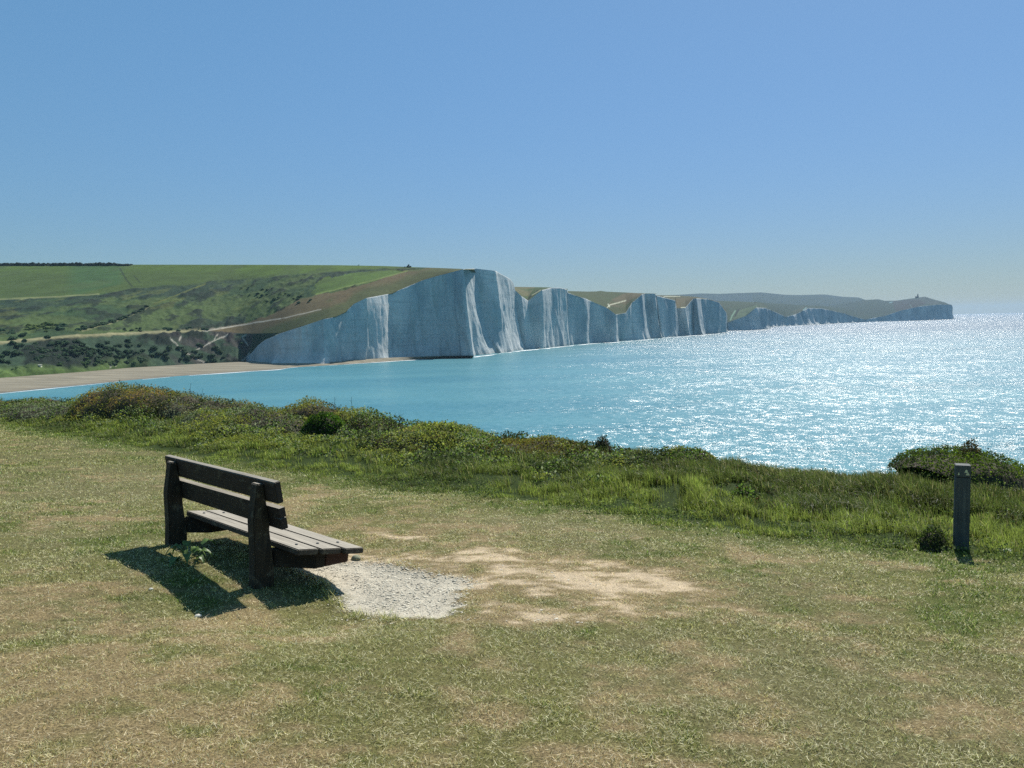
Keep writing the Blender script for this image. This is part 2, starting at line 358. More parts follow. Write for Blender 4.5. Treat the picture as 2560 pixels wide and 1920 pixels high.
# --- the big down on the left
SH_LINE = [(-500, 882), (0, 854), (95, 846), (190, 838), (300, 833.5), (411, 829), (506, 827), (560, 831), (614, 835), (680, 835)]
BEACH_TOP = [(-500, 985), (0, 946), (95, 939), (190, 932), (316, 921), (506, 910), (617, 905)]
SKY1 = [(-500, 664), (0, 663), (330, 661.5), (700, 662), (850, 663), (960, 665), (1040, 668), (1100, 670), (1162, 672.5), (1185, 672.5)]
FIELD_B = [(-500, 770), (0, 748), (250, 737), (330, 720), (505, 711), (524, 702), (600, 699), (727, 686), (869, 677), (960, 672), (1040, 669)]
def make_down():
    xs = np.arange(-500, 1186, 2.2); nb, nu = 34, 120
    xb = np.array([c[2] for c in CL1[:17]]); yb = np.array([c[3] for c in CL1[:17]])
    p = np.array(CL1[:17], float); Dk = foot_D(p) + p[:, 4]
    bot = lerp_poly(BEACH_TOP, xs)
    brink = np.interp(xs, xb, yb)
    w = sstep(650, 690, xs)
    bot = np.where(xs < 640, bot, bot * (1 - w) + (brink + 1.5) * w)
    Dbank = on_z(xs, np.where(xs < 640, bot, 905.0), 2.2)[:, 1]
    Dedge = np.convolve(np.pad(np.interp(xs, xb, Dk), 12, 'edge'), np.ones(25) / 25, 'valid') + 2.0
    w2 = sstep(600, 700, xs); Dbot = (Dbank + 22 * sstep(585, 640, xs)) * (1 - w2) + Dedge * w2
    shelf = np.minimum(lerp_poly(SH_LINE, xs), bot - 0.5)
    Dsh = np.maximum(np.where(xs < 560, Dbank + 44, (Dedge + 1) + (np.interp(560, xs, Dbank) + 44 - np.interp(560, xs, Dedge) - 1) * (1 - sstep(560, 900, xs))), Dbot + 1)
    top = lerp_poly(SKY1, xs)
    Dtop = np.maximum(lerp_poly([(-500, 1080), (0, 1040), (600, 960), (880, 870), (1050, 800), (1162, 775), (1185, 775)], xs), Dsh + 4)
    tb = np.linspace(0, 1, nb)[:, None]; tu = np.linspace(0, 1, nu)[1:, None]
    Y = np.concatenate([bot + (shelf - bot) * tb, shelf + (top - shelf) * tu])
    sm = np.convolve(np.pad(shelf, 40, 'edge'), np.ones(81) / 81, 'valid'); wk = sstep(640, 720, xs); sm = shelf * (1 - wk) + sm * wk
    sm = np.convolve(np.pad(sm, 10, 'edge'), np.ones(21) / 21, 'valid')
    tt = np.clip((sm - Y[nb:]) / np.maximum(sm - top, 4), -0.25, 1)
    Dup = Dsh + (Dtop - Dsh) * (0.55 * tt + 0.45 * tt ** 3)
    Dd = np.concatenate([Dbot + (np.minimum(Dsh, Dup[0]) - Dbot) * tb ** 1.1, Dup])
    X = np.broadcast_to(xs, Y.shape)
    P = far(X, Y, Dd)
    isbank = np.concatenate([np.ones((nb, 1)), np.zeros((nu - 1, 1))]) * np.ones_like(X) * (xs < 690)
    # --- vegetation zones
    wx, wy = P[..., 0], P[..., 1]
    nz = fbm(wx / 38, wy / 60, 4, 2); nz2 = fbm(wx / 11, wy / 22, 4, 4); nz3 = fbm(wx / 90, wy / 120, 3, 6)
    fieldb = lerp_poly(FIELD_B, xs) + 3 * nz2
    c = np.empty(P.shape)
    c[:] = C_OLIVE
    c = mixc(c, C_SCRUB, sstep(-0.15, 0.25, nz)); c = mixc(c, C_TEAL, sstep(0.1, 0.5, nz3 + 0.5 * nz2) * 0.8)
    c = mixc(c, C_DARK, sstep(0.25, 0.5, nz2) * 0.75)
    c = mixc(c, C_YEL, sstep(0.45, 0.8, fbm(wx / 16, wy / 30, 3, 9)) * 0.4)
    scrub = np.ones(X.shape)
    fld = sstep(3, -3, Y - fieldb)
    fc = mixc(np.broadcast_to(C_FIELD, P.shape), C_GREEN, np.clip(sstep(690, 668, Y) * 0.7 + sstep(560, 700, X) * sstep(705, 680, Y), 0, 1))
    fc = mixc(fc, lin(52, 82, 46), sstep(0.0, 0.4, fbm(wx / 60, wy / 160, 3, 12)) * sstep(150, 200, X) * sstep(320, 290, X) * 0.7)
    fc = mixc(fc, C_OLIVE, sstep(0.1, 0.5, fbm(wx / 30, wy / 90, 4, 14)) * 0.5)
    c = mixc(c, fc, fld); scrub = scrub * (1 - fld)
    g2 = in_poly(X + 4 * nz2, Y + 3 * nz2, [(774, 733), (790, 712), (822, 694), (916, 677), (985, 676), (1016, 681), (964, 696), (880, 715), (796, 737)])
    c = np.where(g2[..., None], mixc(np.broadcast_to(lin(76, 98, 42), P.shape), C_FIELD, sstep(-0.2, 0.6, nz)), c); scrub = np.where(g2, 0, scrub)
    tanp = [(506, 829), (600, 812), (711, 774), (752, 745), (796, 736), (870, 724), (964, 694), (1018, 677), (1059, 671), (1200, 668), (1200, 700), (980, 760), (640, 880), (614, 838), (560, 834)]
    tn = in_poly(X + 5 * nz2, Y + 2 * nz2, tanp)
    edge = lerp_poly([(606, 901), (663, 850), (701, 834), (752, 817), (809, 798), (838, 792), (864, 780), (884, 760), (916, 745), (980, 733), (1059, 700), (1162, 673)], xs) - Y
    tc = mixc(np.broadcast_to(C_TAN, P.shape), C_OLIVE, sstep(-0.1, 0.6, nz))
    tc = mixc(tc, lin(72, 78, 48), sstep(34, 16, edge + 7 * nz))
    c = np.where(tn[..., None], tc, c); scrub = np.where(tn, 0.05, scrub)
    # foot of the bank and bank scrub
    bk = isbank > 0.5
    bc = mixc(np.broadcast_to(lin(50, 68, 50), P.shape), C_DARK, sstep(-0.2, 0.3, nz2 + nz))
    bc = mixc(bc, lin(82, 102, 52), sstep(0.42, 0.1, np.concatenate([tb * np.ones(len(xs)), np.ones((nu - 1, len(xs)))]) + 0.25 * nz) * sstep(420, 250, X))
    bc = mixc(bc, lin(66, 58, 58), sstep(0.0, 0.5, fbm(wx / 20, wy / 9, 3, 21)) * sstep(380, 480, X) * 0.7)
    c = np.where(bk[..., None], bc, c)
    def path(pts, wpx, colr, k=1.0):
        nonlocal c, scrub
        d = dist_line(X, Y + 0.8 * nz2, pts); ww = sstep(wpx, wpx * 0.45, d) * k
        c = mixc(c, colr, ww); scrub = scrub * (1 - ww)
    path([(-300, 868), (0, 856), (95, 847), (190, 839.5), (300, 834), (411, 830.5), (506, 828)], 5, lin(128, 124, 92))
    path([(487, 832), (585, 816), (640, 806), (700, 797)], 2.2, C_CHALK, 0.62); path([(700, 797), (803, 773)], 1.6, C_CHALK, 0.5)
    path([(0, 748), (110, 744), (247, 735)], 2.6, lin(120, 124, 84), 0.7)
    path([(386, 758), (443, 737), (513, 710)], 2.6, C_YEL, 0.8)
    path([(790, 736), (880, 714), (964, 692), (1018, 678)], 2.4, lin(110, 124, 66), 0.7)
    path([(300, 672), (318, 702), (330, 716)], 2.4, C_DARK, 0.7); path([(335, 690), (350, 707)], 2.0, C_DARK, 0.6)
    for pp, ww in (([(427, 848), (440, 858), (456, 876), (480, 890), (516, 908)], 1.9), ([(452, 842), (448, 850)], 2), ([(570, 837), (552, 844), (538, 852), (510, 866), (490, 876)], 1.6), ([(545, 838), (536, 850)], 1.6),
                   ([(616, 837), (605, 843), (612, 853), (619, 862)], 1.9), ([(623, 882), (618, 893), (606, 901)], 3.2), ([(290, 908), (286, 914), (276, 919)], 2.2), ([(286, 914), (290, 919)], 1.8)):
        path(pp, ww, C_CHALK, 0.7)
    path([(206, 822), (269, 807), (316, 791), (370, 766)], 4.5, C_DARK, 0.9)
    path([(206, 827), (269, 812), (318, 796), (372, 770)], 2.5, lin(120, 118, 84), 0.6)
    # lumpy scrub
    lump = np.clip(nz2, -0.2, 1) * 1.6 + fbm(wx / 4.5, wy / 7, 3, 31) * 0.7
    P[..., 2] += lump * scrub * np.where(bk, 1.5, 1.0) * sstep(0, 6, Y - top) * sstep(0.0, 5.0, bot - Y)
    back1 = P[-1].copy(); back1[:, 1] += 120; back1[:, 2] -= 4
    back2 = P[-1].copy(); back2[:, 1] += 500; back2[:, 2] -= 60
    V = np.concatenate([P.reshape(-1, 3), back1, back2]); n = len(xs)
    colr = np.concatenate([c.reshape(-1, 3), np.broadcast_to(C_FIELD, (2 * n, 3))])
    tag(mesh_from('hill', V, [grid_faces(nb + nu + 1, n)], M_LAND, colors=colr, smooth=True), kind='structure')
    return xs, Y, Dd
DOWN = make_down()
def down_point(x, y):
    xs, Y, Dd = DOWN; i = int(np.argmin(abs(xs - x))); o = np.argsort(Y[:, i])
    D = np.interp(y, Y[o, i], Dd[o, i]); return far(x, y, D)

def patch(bottom, skyl, dtop, x0, x1, step, cfun, rows=30, Dbot=None, seed=0, bulge=1.6, back=150):
    xs = np.arange(x0, x1 + step, step)
    yb = lerp_poly(bottom, xs) + 1.2; yt = np.minimum(lerp_poly(skyl, xs), yb - 0.6)
    Db = lerp_poly(Dbot, xs); Dt = np.maximum(lerp_poly(dtop, xs), Db + 5)
    t = np.linspace(0, 1, rows)[:, None]
    Y = yb + (yt - yb) * t; Dd = Db + (Dt - Db) * (0.6 * t + 0.4 * t ** 3) ; X = np.broadcast_to(xs, Y.shape)
    P = far(X, Y, Dd); c = cfun(X, Y, P, t * np.ones_like(X))
    b1 = P[-1].copy(); b1[:, 1] += back; b1[:, 2] -= back * 0.04
    b2 = P[-1].copy(); b2[:, 1] += back * 4; b2[:, 2] -= back * 0.4
    V = np.concatenate([P.reshape(-1, 3), b1, b2]); n = len(xs)
    colr = np.concatenate([c.reshape(-1, 3), c[-1], c[-1]])
    tag(mesh_from('hill', V, [grid_faces(rows + 2, n)], M_LAND, colors=colr, smooth=True), kind='structure')

def brinks(pts):
    p = np.array(pts, float); D = on_z(p[:, 0], p[:, 1])[:, 1] + p[:, 5] + p[:, 4]
    o = np.argsort(p[:, 2]); return [(a, b) for a, b in zip(p[o, 2], p[o, 3])], [(a, b) for a, b in zip(p[o, 2], D[o])]
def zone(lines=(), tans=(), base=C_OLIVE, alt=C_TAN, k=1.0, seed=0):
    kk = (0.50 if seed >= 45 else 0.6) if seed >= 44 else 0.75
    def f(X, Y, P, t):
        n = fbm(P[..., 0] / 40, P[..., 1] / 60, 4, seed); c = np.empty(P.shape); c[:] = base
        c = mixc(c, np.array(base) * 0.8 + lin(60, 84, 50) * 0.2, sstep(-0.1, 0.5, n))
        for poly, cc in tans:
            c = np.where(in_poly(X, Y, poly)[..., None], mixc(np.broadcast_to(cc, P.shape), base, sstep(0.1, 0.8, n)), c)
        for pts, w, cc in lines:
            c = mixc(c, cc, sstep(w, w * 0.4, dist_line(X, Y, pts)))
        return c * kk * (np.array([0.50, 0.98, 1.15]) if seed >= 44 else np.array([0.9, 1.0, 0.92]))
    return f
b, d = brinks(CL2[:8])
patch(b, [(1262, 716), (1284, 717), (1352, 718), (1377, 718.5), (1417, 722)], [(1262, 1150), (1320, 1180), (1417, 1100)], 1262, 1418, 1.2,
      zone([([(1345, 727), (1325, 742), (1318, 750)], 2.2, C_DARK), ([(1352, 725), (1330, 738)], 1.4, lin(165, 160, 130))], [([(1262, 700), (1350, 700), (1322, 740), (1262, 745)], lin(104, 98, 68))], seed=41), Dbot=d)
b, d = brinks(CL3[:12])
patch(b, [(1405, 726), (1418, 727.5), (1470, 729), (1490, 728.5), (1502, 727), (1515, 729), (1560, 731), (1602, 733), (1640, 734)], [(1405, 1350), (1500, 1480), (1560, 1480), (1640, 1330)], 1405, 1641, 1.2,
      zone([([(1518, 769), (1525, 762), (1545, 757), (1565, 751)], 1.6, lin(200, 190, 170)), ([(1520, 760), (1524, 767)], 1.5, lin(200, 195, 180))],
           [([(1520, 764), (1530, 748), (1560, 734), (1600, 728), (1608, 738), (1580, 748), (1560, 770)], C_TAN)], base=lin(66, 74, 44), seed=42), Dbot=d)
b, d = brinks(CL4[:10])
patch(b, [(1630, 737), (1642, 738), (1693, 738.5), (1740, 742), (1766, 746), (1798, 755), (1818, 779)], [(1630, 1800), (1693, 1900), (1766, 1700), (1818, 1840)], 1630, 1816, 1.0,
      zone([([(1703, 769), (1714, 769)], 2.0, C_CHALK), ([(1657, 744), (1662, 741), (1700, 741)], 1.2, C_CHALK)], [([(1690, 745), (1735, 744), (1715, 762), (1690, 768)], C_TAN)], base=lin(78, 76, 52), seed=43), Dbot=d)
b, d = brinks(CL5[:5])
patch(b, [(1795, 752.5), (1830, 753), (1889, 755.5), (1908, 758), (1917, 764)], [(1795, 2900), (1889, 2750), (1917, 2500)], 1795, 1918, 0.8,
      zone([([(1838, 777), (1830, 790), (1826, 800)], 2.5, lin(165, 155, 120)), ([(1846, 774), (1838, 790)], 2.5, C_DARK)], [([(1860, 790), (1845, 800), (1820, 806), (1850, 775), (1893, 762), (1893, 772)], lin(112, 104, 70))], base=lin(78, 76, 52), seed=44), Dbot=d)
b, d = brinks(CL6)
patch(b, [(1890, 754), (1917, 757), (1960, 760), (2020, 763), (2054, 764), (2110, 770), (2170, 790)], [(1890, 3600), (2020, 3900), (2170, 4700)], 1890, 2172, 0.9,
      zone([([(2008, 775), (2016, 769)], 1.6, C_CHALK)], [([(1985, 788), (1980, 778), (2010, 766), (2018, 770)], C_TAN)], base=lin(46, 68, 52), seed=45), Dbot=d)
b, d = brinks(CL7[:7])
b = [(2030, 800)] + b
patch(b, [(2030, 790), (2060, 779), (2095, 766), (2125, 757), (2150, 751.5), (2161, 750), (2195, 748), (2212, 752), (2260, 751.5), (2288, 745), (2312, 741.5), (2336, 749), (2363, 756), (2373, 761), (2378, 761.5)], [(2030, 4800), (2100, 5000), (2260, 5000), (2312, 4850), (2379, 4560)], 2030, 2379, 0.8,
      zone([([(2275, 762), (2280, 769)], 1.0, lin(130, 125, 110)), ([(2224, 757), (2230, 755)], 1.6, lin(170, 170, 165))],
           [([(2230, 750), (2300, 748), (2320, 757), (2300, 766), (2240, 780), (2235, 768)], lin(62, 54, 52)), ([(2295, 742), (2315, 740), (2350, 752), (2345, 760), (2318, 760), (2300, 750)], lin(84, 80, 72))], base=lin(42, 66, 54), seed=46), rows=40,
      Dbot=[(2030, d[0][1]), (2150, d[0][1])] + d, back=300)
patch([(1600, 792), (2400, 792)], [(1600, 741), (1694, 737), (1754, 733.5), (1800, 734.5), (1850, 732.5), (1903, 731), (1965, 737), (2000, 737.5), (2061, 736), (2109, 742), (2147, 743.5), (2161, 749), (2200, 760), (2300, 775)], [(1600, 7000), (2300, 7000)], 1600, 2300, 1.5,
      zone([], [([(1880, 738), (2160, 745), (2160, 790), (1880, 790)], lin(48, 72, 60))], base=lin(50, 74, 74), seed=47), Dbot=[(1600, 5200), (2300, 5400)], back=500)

# --- shingle beach and the thin line of surf
WATER = [(-500, 1030), (0, 984), (95, 974), (190, 965), (316, 952), (443, 941), (570, 932), (700, 923.5), (727, 919), (853, 911.5), (1011, 901), (1090, 896.6), (1183, 892.5)]
def make_beach():
    t = NT('shingle')
    n = t.noise(t.pos((0.02, 0.25, 0.0)), 1.0, 4, 0.6); f = t.noise(t.pos(), 1.4, 5, 0.7)
    c = t.mix(t.ramp(n, [(0.35, 0.0), (0.65, 1.0)]), lin(102, 96, 80), lin(146, 138, 118))
    c = t.mix(1.0, c, t.ramp(f, [(0.3, 0.75), (0.7, 1.2)]), 'MULTIPLY')
    z = t.node('ShaderNodeSeparateXYZ', {0: t.pos()}).outputs[2]
    wet = t.node('ShaderNodeMapRange', {0: z, 1: 0.1, 2: 0.55, 3: 0.55, 4: 0.0}).outputs[0]
    c = t.mix(wet, c, lin(100, 90, 80))
    m = t.done(t.principled(Base_Color=c, Roughness=0.85, Specular_IOR_Level=0.2))
    xs = np.arange(-500, 1184, 3.0)
    top = np.interp(xs, [q[0] for q in BEACH_TOP] + [663, 752, 809, 860, 980, 1106, 1183], [q[1] for q in BEACH_TOP] + [904, 905, 903.5, 901, 895, 891, 890])
    wat = np.maximum(lerp_poly(WATER, xs), top + 1.0)
    A = on_z(xs, top, 2.4); B = on_z(xs, wat, -0.0)
    A[:, 1] += 4
    t_ = np.linspace(0, 1, 16)[:, None, None]
    P = A[None] * (1 - t_) + B[None] * t_
    P[..., 2] = 2.6 * (1 - t_[..., 0]) ** 0.8 - 0.02 + 0.18 * np.sin(t_[..., 0] * 19) * (t_[..., 0] > 0.1) * (t_[..., 0] < 0.9) * np.ones(len(xs)) + 0.05
    P[..., 2] = np.where(t_[..., 0] == 1, -0.25, P[..., 2])
    ext = P[-1].copy(); ext[:, 1] -= 12; ext[:, 2] = -0.8
    V = np.concatenate([P.reshape(-1, 3), ext])
    tag(mesh_from('beach', V, [grid_faces(17, len(xs))], m, smooth=True), kind='structure')
    # surf: a narrow broken lip of foam at the water's edge
    f_ = NT('foam'); mf = f_.done(f_.principled(Base_Color=(0.82, 0.84, 0.84), Roughness=0.7))
    segs = [WATER[:-1], [(1183, 892), (1232, 886.6), (1262, 882), (1312, 875.4), (1345, 873), (1392, 867.6), (1424, 864.6), (1470, 859.8), (1540, 855.6), (1622, 848.8), (1658, 845.4), (1726, 839.5), (1760, 837.4), (1815, 831.4)], [(1818, 827.8), (1870, 826.2), (1919, 823.4)]]
    V = []; F = []
    for si, sg in enumerate(segs):
        x0, x1 = sg[0][0], sg[-1][0]; xx = np.arange(x0, x1, 1.6); yy = lerp_poly(sg, xx)
        W_ = on_z(xx, yy, 0.12)
        wd = np.clip(1.0 + 1.6 * fbm(W_[:, 0] / 22, W_[:, 1] / 22, 3, 50 + si), 0.0, 3.0) * (1.0 if si == 0 else 2.2)
        o = len(V)
        for k in range(len(xx)):
            V.append((W_[k, 0] + 0.15 * wd[k], W_[k, 1] + 0.5, 0.12)); V.append((W_[k, 0] + 0.35 * wd[k], W_[k, 1] - wd[k] * 2.4, 0.08))
        for k in range(len(xx) - 1):
            if wd[k] > 0.08 and wd[k + 1] > 0.08: F.append((o + 2 * k, o + 2 * k + 1, o + 2 * k + 3, o + 2 * k + 2))
    tag(mesh_from('surf', V, [np.array(F)], mf), kind='structure')
make_beach()

# ------------------------------------------------------------------ near clifftop
BORD = [(-60, 9.2), (-10, 9.0), (-0.2, 8.85), (1.4, 8.8), (2.9, 8.68), (4.85, 8.9), (8.6, 8.97), (10.7, 8.97), (15.5, 9.55), (16.9, 9.76), (25, 11.0), (40, 12.0), (90, 13)]
SKYLINE = [(-300, 990), (0, 997), (142, 1003), (236, 1005), (244, 989), (269, 971), (326, 959), (366, 965), (407, 981), (448, 991), (541, 997), (570, 1007), (610, 1011), (635, 1020), (732, 1016), (765, 1005), (834, 1009), (867, 1024), (903, 1040), (953, 1058), (1018, 1067), (1044, 1061), (1091, 1061), (1141, 1069), (1185, 1081), (1235, 1096), (1264, 1101), (1315, 1090), (1423, 1094), (1500, 1101), (1545, 1112), (1653, 1121), (1686, 1115), (1762, 1123), (1816, 1132), (1870, 1143), (1943, 1150), (2015, 1161), (2123, 1166), (2223, 1166), (2300, 1160), (2560, 1180), (2900, 1230)]
U_EDGE = 13.6
_p = np.array(SKYLINE, float); _P = on_u(_p[:, 0], _p[:, 1], U_EDGE)
_v = _P[:, :2] @ TV; _h = _P[:, 2] - (CAMZ - EYE - SLOPE * U_EDGE)
_o = np.argsort(_v); SK_V = _v[_o]; SK_H = _h[_o]
def border(v): return lerp_poly(BORD, v)
def ridge(v):                                     # how far the ground itself rises towards the brink
    vv = np.asarray(v, float); s = 0
    for dv in (-0.9, -0.45, 0, 0.45, 0.9): s = s + np.interp(vv + dv, SK_V, SK_H)
    return np.clip(s / 5 - 0.30, 0.06, 0.42)

GRAVEL_PX = [(722, 1415), (800, 1405), (874, 1402), (917, 1404), (1025, 1421), (1100, 1436), (1152, 1447), (1180, 1458), (1140, 1476), (1136, 1500), (1142, 1522), (1136, 1543), (1025, 1545), (935, 1536), (874, 1527), (852, 1503), (838, 1476), (812, 1452), (768, 1434)]
def gravel_in(X, Y):
    """1 deep inside the bare flinty patch, 0 outside; soft ragged rim"""
    d = dist_line(X, Y, GRAVEL + [GRAVEL[0]]) * np.where(in_poly(X, Y, GRAVEL), 1, -1)
    return d - 0.10 * fbm(X / 0.22, Y / 0.16, 3, 66) * sstep(-1.1, -0.6, X)
def ground_z(X, Y, full=True):
    X = np.asarray(X, float); Y = np.asarray(Y, float)
    u = X * NV[0] + Y * NV[1]; v = X * TV[0] + Y * TV[1]
    z = CAMZ - EYE - SLOPE * u
    z = z + 0.030 * fbm(X / 1.7, Y / 1.7, 3, 60) + 0.009 * fbm(X / 0.35, Y / 0.35, 3, 61)
    z = z - 0.06 * np.exp(-((X + 2.4) ** 2 + (Y - 5.5) ** 2) / (2 * 0.7 ** 2)) - 0.17 * np.exp(-((X + 1.45) ** 2 + (Y - 5.75) ** 2) / (2 * 0.5 ** 2))
    if not full: return z
    near = (abs(X + 1) < 4) & (abs(Y - 6.3) < 4)
    dip = np.zeros_like(z)
    if near.any(): dip[near] = sstep(-0.03, 0.16, gravel_in(X[near], Y[near]))
    z = z - 0.038 * dip
    bd = border(v); t = np.clip((u - bd) / (U_EDGE - bd), 0, 1.15)
    z = z + ridge(v) * sstep(0.0, 1.0, t) + sstep(0, 0.3, t) * 0.09 * fbm(X / 1.3, Y / 1.3, 3, 62)
    over = np.maximum(u - U_EDGE - 0.7 - 0.8 * fbm(v / 3.5, v * 0, 3, 63), 0)
    z = z - 0.6 * over - 0.9 * over ** 2
    return np.maximum(z, -1.0)

_g = on_turf(*np.array(GRAVEL_PX, float).T)[:, :2]
GRAVEL = [tuple(q) for q in _g]
# turf tone: patches of green, olive, straw and bare earth
def blob(X, Y, px, py, rx, ry):
    c = on_turf(np.array([px, px + rx, px]), np.array([py, py, py - ry]))[:, :2]
    sx = abs(c[1, 0] - c[0, 0]); sy = abs(c[2, 1] - c[0, 1]); 
    return np.exp(-(((X - c[0, 0]) / sx) ** 2 + ((Y - c[0, 1]) / sy) ** 2))
STRAW = [(120, 1500, 170, 60, .5), (330, 1660, 260, 60, .8), (80, 1790, 200, 90, .8), (520, 1800, 260, 80, .8), (760, 1660, 110, 40, .4), (620, 1560, 140, 22, .5), (1180, 1800, 120, 60, .45), (830, 1590, 120, 25, .4),
         (1000, 1350, 120, 18, .6), (1180, 1390, 130, 30, .7), (1300, 1440, 170, 40, .8), (1500, 1460, 180, 45, .8), (1450, 1530, 260, 25, .7), (1300, 1525, 140, 25, .85), (1190, 1480, 60, 50, 1.0), (1700, 1525, 200, 36, .5), (1900, 1560, 200, 50, .35), (1650, 1600, 200, 40, .25), (2450, 1790, 160, 90, .55), (1980, 1590, 150, 40, .3), (2300, 1850, 250, 60, .35),
         (210, 1298, 70, 6, .6), (740, 1262, 50, 28, .7), (90, 1310, 40, 8, .5), (870, 1390, 80, 20, .8), (1050, 1400, 120, 14, .9), (2350, 1420, 160, 20, .4), (500, 1890, 320, 60, .6), (1480, 1880, 200, 60, .3)]
LUSH = [(330, 1340, 110, 45, .8), (480, 1450, 90, 45, .9), (560, 1490, 80, 30, .8), (900, 1580, 200, 35, .45), (860, 1530, 40, 30, .8), (1500, 1420, 120, 14, .4), (1480, 1300, 160, 12, .35), (2080, 1360, 200, 22, .6), (2500, 1480, 140, 60, .6), (430, 1620, 90, 25, .5), (110, 1680, 100, 30, .5), (210, 1780, 90, 30, .4), (1340, 1700, 500, 100, .25), (2100, 1720, 160, 60, .35), (1450, 1440, 60, 14, .5), (1380, 1515, 60, 12, .4)]
C_T_OLIVE = lin(158, 154, 96); C_T_GREEN = lin(116, 132, 58); C_T_STRAW = lin(206, 178, 134); C_T_BARE = lin(204, 184, 154); C_T_GREY = lin(158, 152, 106)
def turf_zone(X, Y):
    n1 = fbm(X / 1.1, Y / 1.1, 4, 70); n2 = fbm(X / 0.30, Y / 0.22, 4, 71); n3 = fbm(X / 3.6, Y / 3.6, 3, 72); n4 = fbm(X / 0.075, Y / 0.06, 2, 74)
    sb = 0 * X; gb = 0 * X
    for b_ in STRAW: sb = np.maximum(sb, b_[4] * blob(X, Y, b_[0], b_[1], b_[2] * 1.5, b_[3] * 1.5))
    for b_ in LUSH: gb = np.maximum(gb, b_[4] * blob(X, Y, b_[0], b_[1], b_[2] * 1.4, b_[3] * 1.4))
    u = X * NV[0] + Y * NV[1]; v = X * TV[0] + Y * TV[1]
    e = sstep(-0.8, 0.1, u - border(v) + 0.5 * n1)
    s = sstep(0.22, 1.15, 0.45 * n1 + 0.62 * n2 + 0.30 * n4 + 1.25 * sb - 0.5 * gb + 0.16 - 0.6 * e) * 1.15
    g = sstep(0.15, 0.85, 0.5 * fbm(X / 1.5, Y / 1.5, 4, 73) + 0.5 * fbm(X / 0.33, Y / 0.26, 3, 75) + 0.22 * n4 + 0.85 * gb + 0.9 * e - 0.6 * sb + 0.08)
    grey = sstep(-0.2, 0.6, n3 + 0.5 * n2) * 0.8
    bare = np.clip(0.45 * n2 + 0.3 * n4 + 0.3 * n1, -1, 1); bb = 0 * X
    for b_ in STRAW:
        if 850 < b_[0] < 1720 and 1330 < b_[1] < 1565: bb = np.maximum(bb, b_[4] * blob(X, Y, b_[0], b_[1], b_[2] * 1.35, b_[3] * 1.35))
    s = np.minimum(s, 0.72) + 0.42 * sstep(0.46, 1.0, bb * 0.82 + bare * 1.15) * sstep(0.12, 0.45, bb)
    return np.clip(s, 0, 1.2), np.clip(g, 0, 1), grey, n2
def turf_color(X, Y):
    s, g, grey, n2 = turf_zone(X, Y)
    c = mixc(np.broadcast_to(C_T_OLIVE, X.shape + (3,)), C_T_GREY, grey)
    c = mixc(c, C_T_GREEN, g * 0.85)
    c = mixc(c, C_T_STRAW, np.clip(s * 1.25, 0, 1) * 0.9)
    return mixc(c, C_T_BARE, sstep(0.75, 1.1, s) * 0.8), s, g

def make_ground():
    us = np.concatenate([np.arange(-40, -2, 2.0), np.arange(-2, 2, 0.25), np.arange(2, 10, 0.07), np.arange(10, 16, 0.12), np.arange(16, 26, 0.6)])
    vs = np.concatenate([np.arange(-60, -8, 2.0), np.arange(-8, -2, 0.3), np.arange(-2, 12, 0.075), np.arange(12, 30, 0.16), np.arange(30, 95, 1.5)])
    Ug, Vg = np.meshgrid(us, vs, indexing='ij')
    X = Ug * NV[0] + Vg * TV[0]; Y = Ug * NV[1] + Vg * TV[1]
    Z = ground_z(X, Y)
    c, s, g = turf_color(X, Y)
    soil = lin(110, 106, 70)
    c = mixc(c * 0.42, soil, 0.16 + 0 * X); c = mixc(c, C_T_BARE, sstep(0.7, 1.05, s) * 0.75)
    near = (abs(X + 1) < 4) & (abs(Y - 6.3) < 4); gi = np.full(X.shape, -9.0); gi[near] = gravel_in(X[near], Y[near])
    c = mixc(c, lin(194, 185, 165), sstep(-0.04, 0.05, gi + 0.06 * fbm(X / 0.12, Y / 0.12, 2, 77)))
    bd = border(Vg); c = mixc(c, lin(48, 62, 24), sstep(0, 0.5, Ug - bd))
    chalk = sstep(U_EDGE + 2.2, U_EDGE + 3.5, Ug); c = mixc(c, lin(215, 212, 200), chalk)
    t = NT('turf_soil'); cc = t.col()
    f1 = t.noise(t.pos(), 75, 4, 0.75); f2 = t.noise(t.pos(), 12, 4, 0.6)
    smooth_ = t.node('ShaderNodeMapRange', {0: t.node('ShaderNodeSeparateColor', {0: cc}).outputs[1], 1: 0.3, 2: 0.48, 3: 1.0, 4: 0.4}).outputs[0]   # trodden chalk is finer than turf soil
    cc = t.mix(smooth_, cc, t.ramp(f1, [(0.35, 0.35), (0.65, 1.5)]), 'MULTIPLY'); cc = t.mix(1.0, cc, t.ramp(f2, [(0.3, 0.8), (0.7, 1.15)]), 'MULTIPLY')
    m = t.done(t.principled(Base_Color=cc, Roughness=0.95, Specular_IOR_Level=0.1, Normal=t.bump(f1, 0.9, 0.012)))
    V = np.stack([X, Y, Z], -1).reshape(-1, 3)
    tag(mesh_from('ground', V, [grid_faces(len(us), len(vs))[:, ::-1]], m, colors=c.reshape(-1, 3), smooth=True), kind='structure')
make_ground()

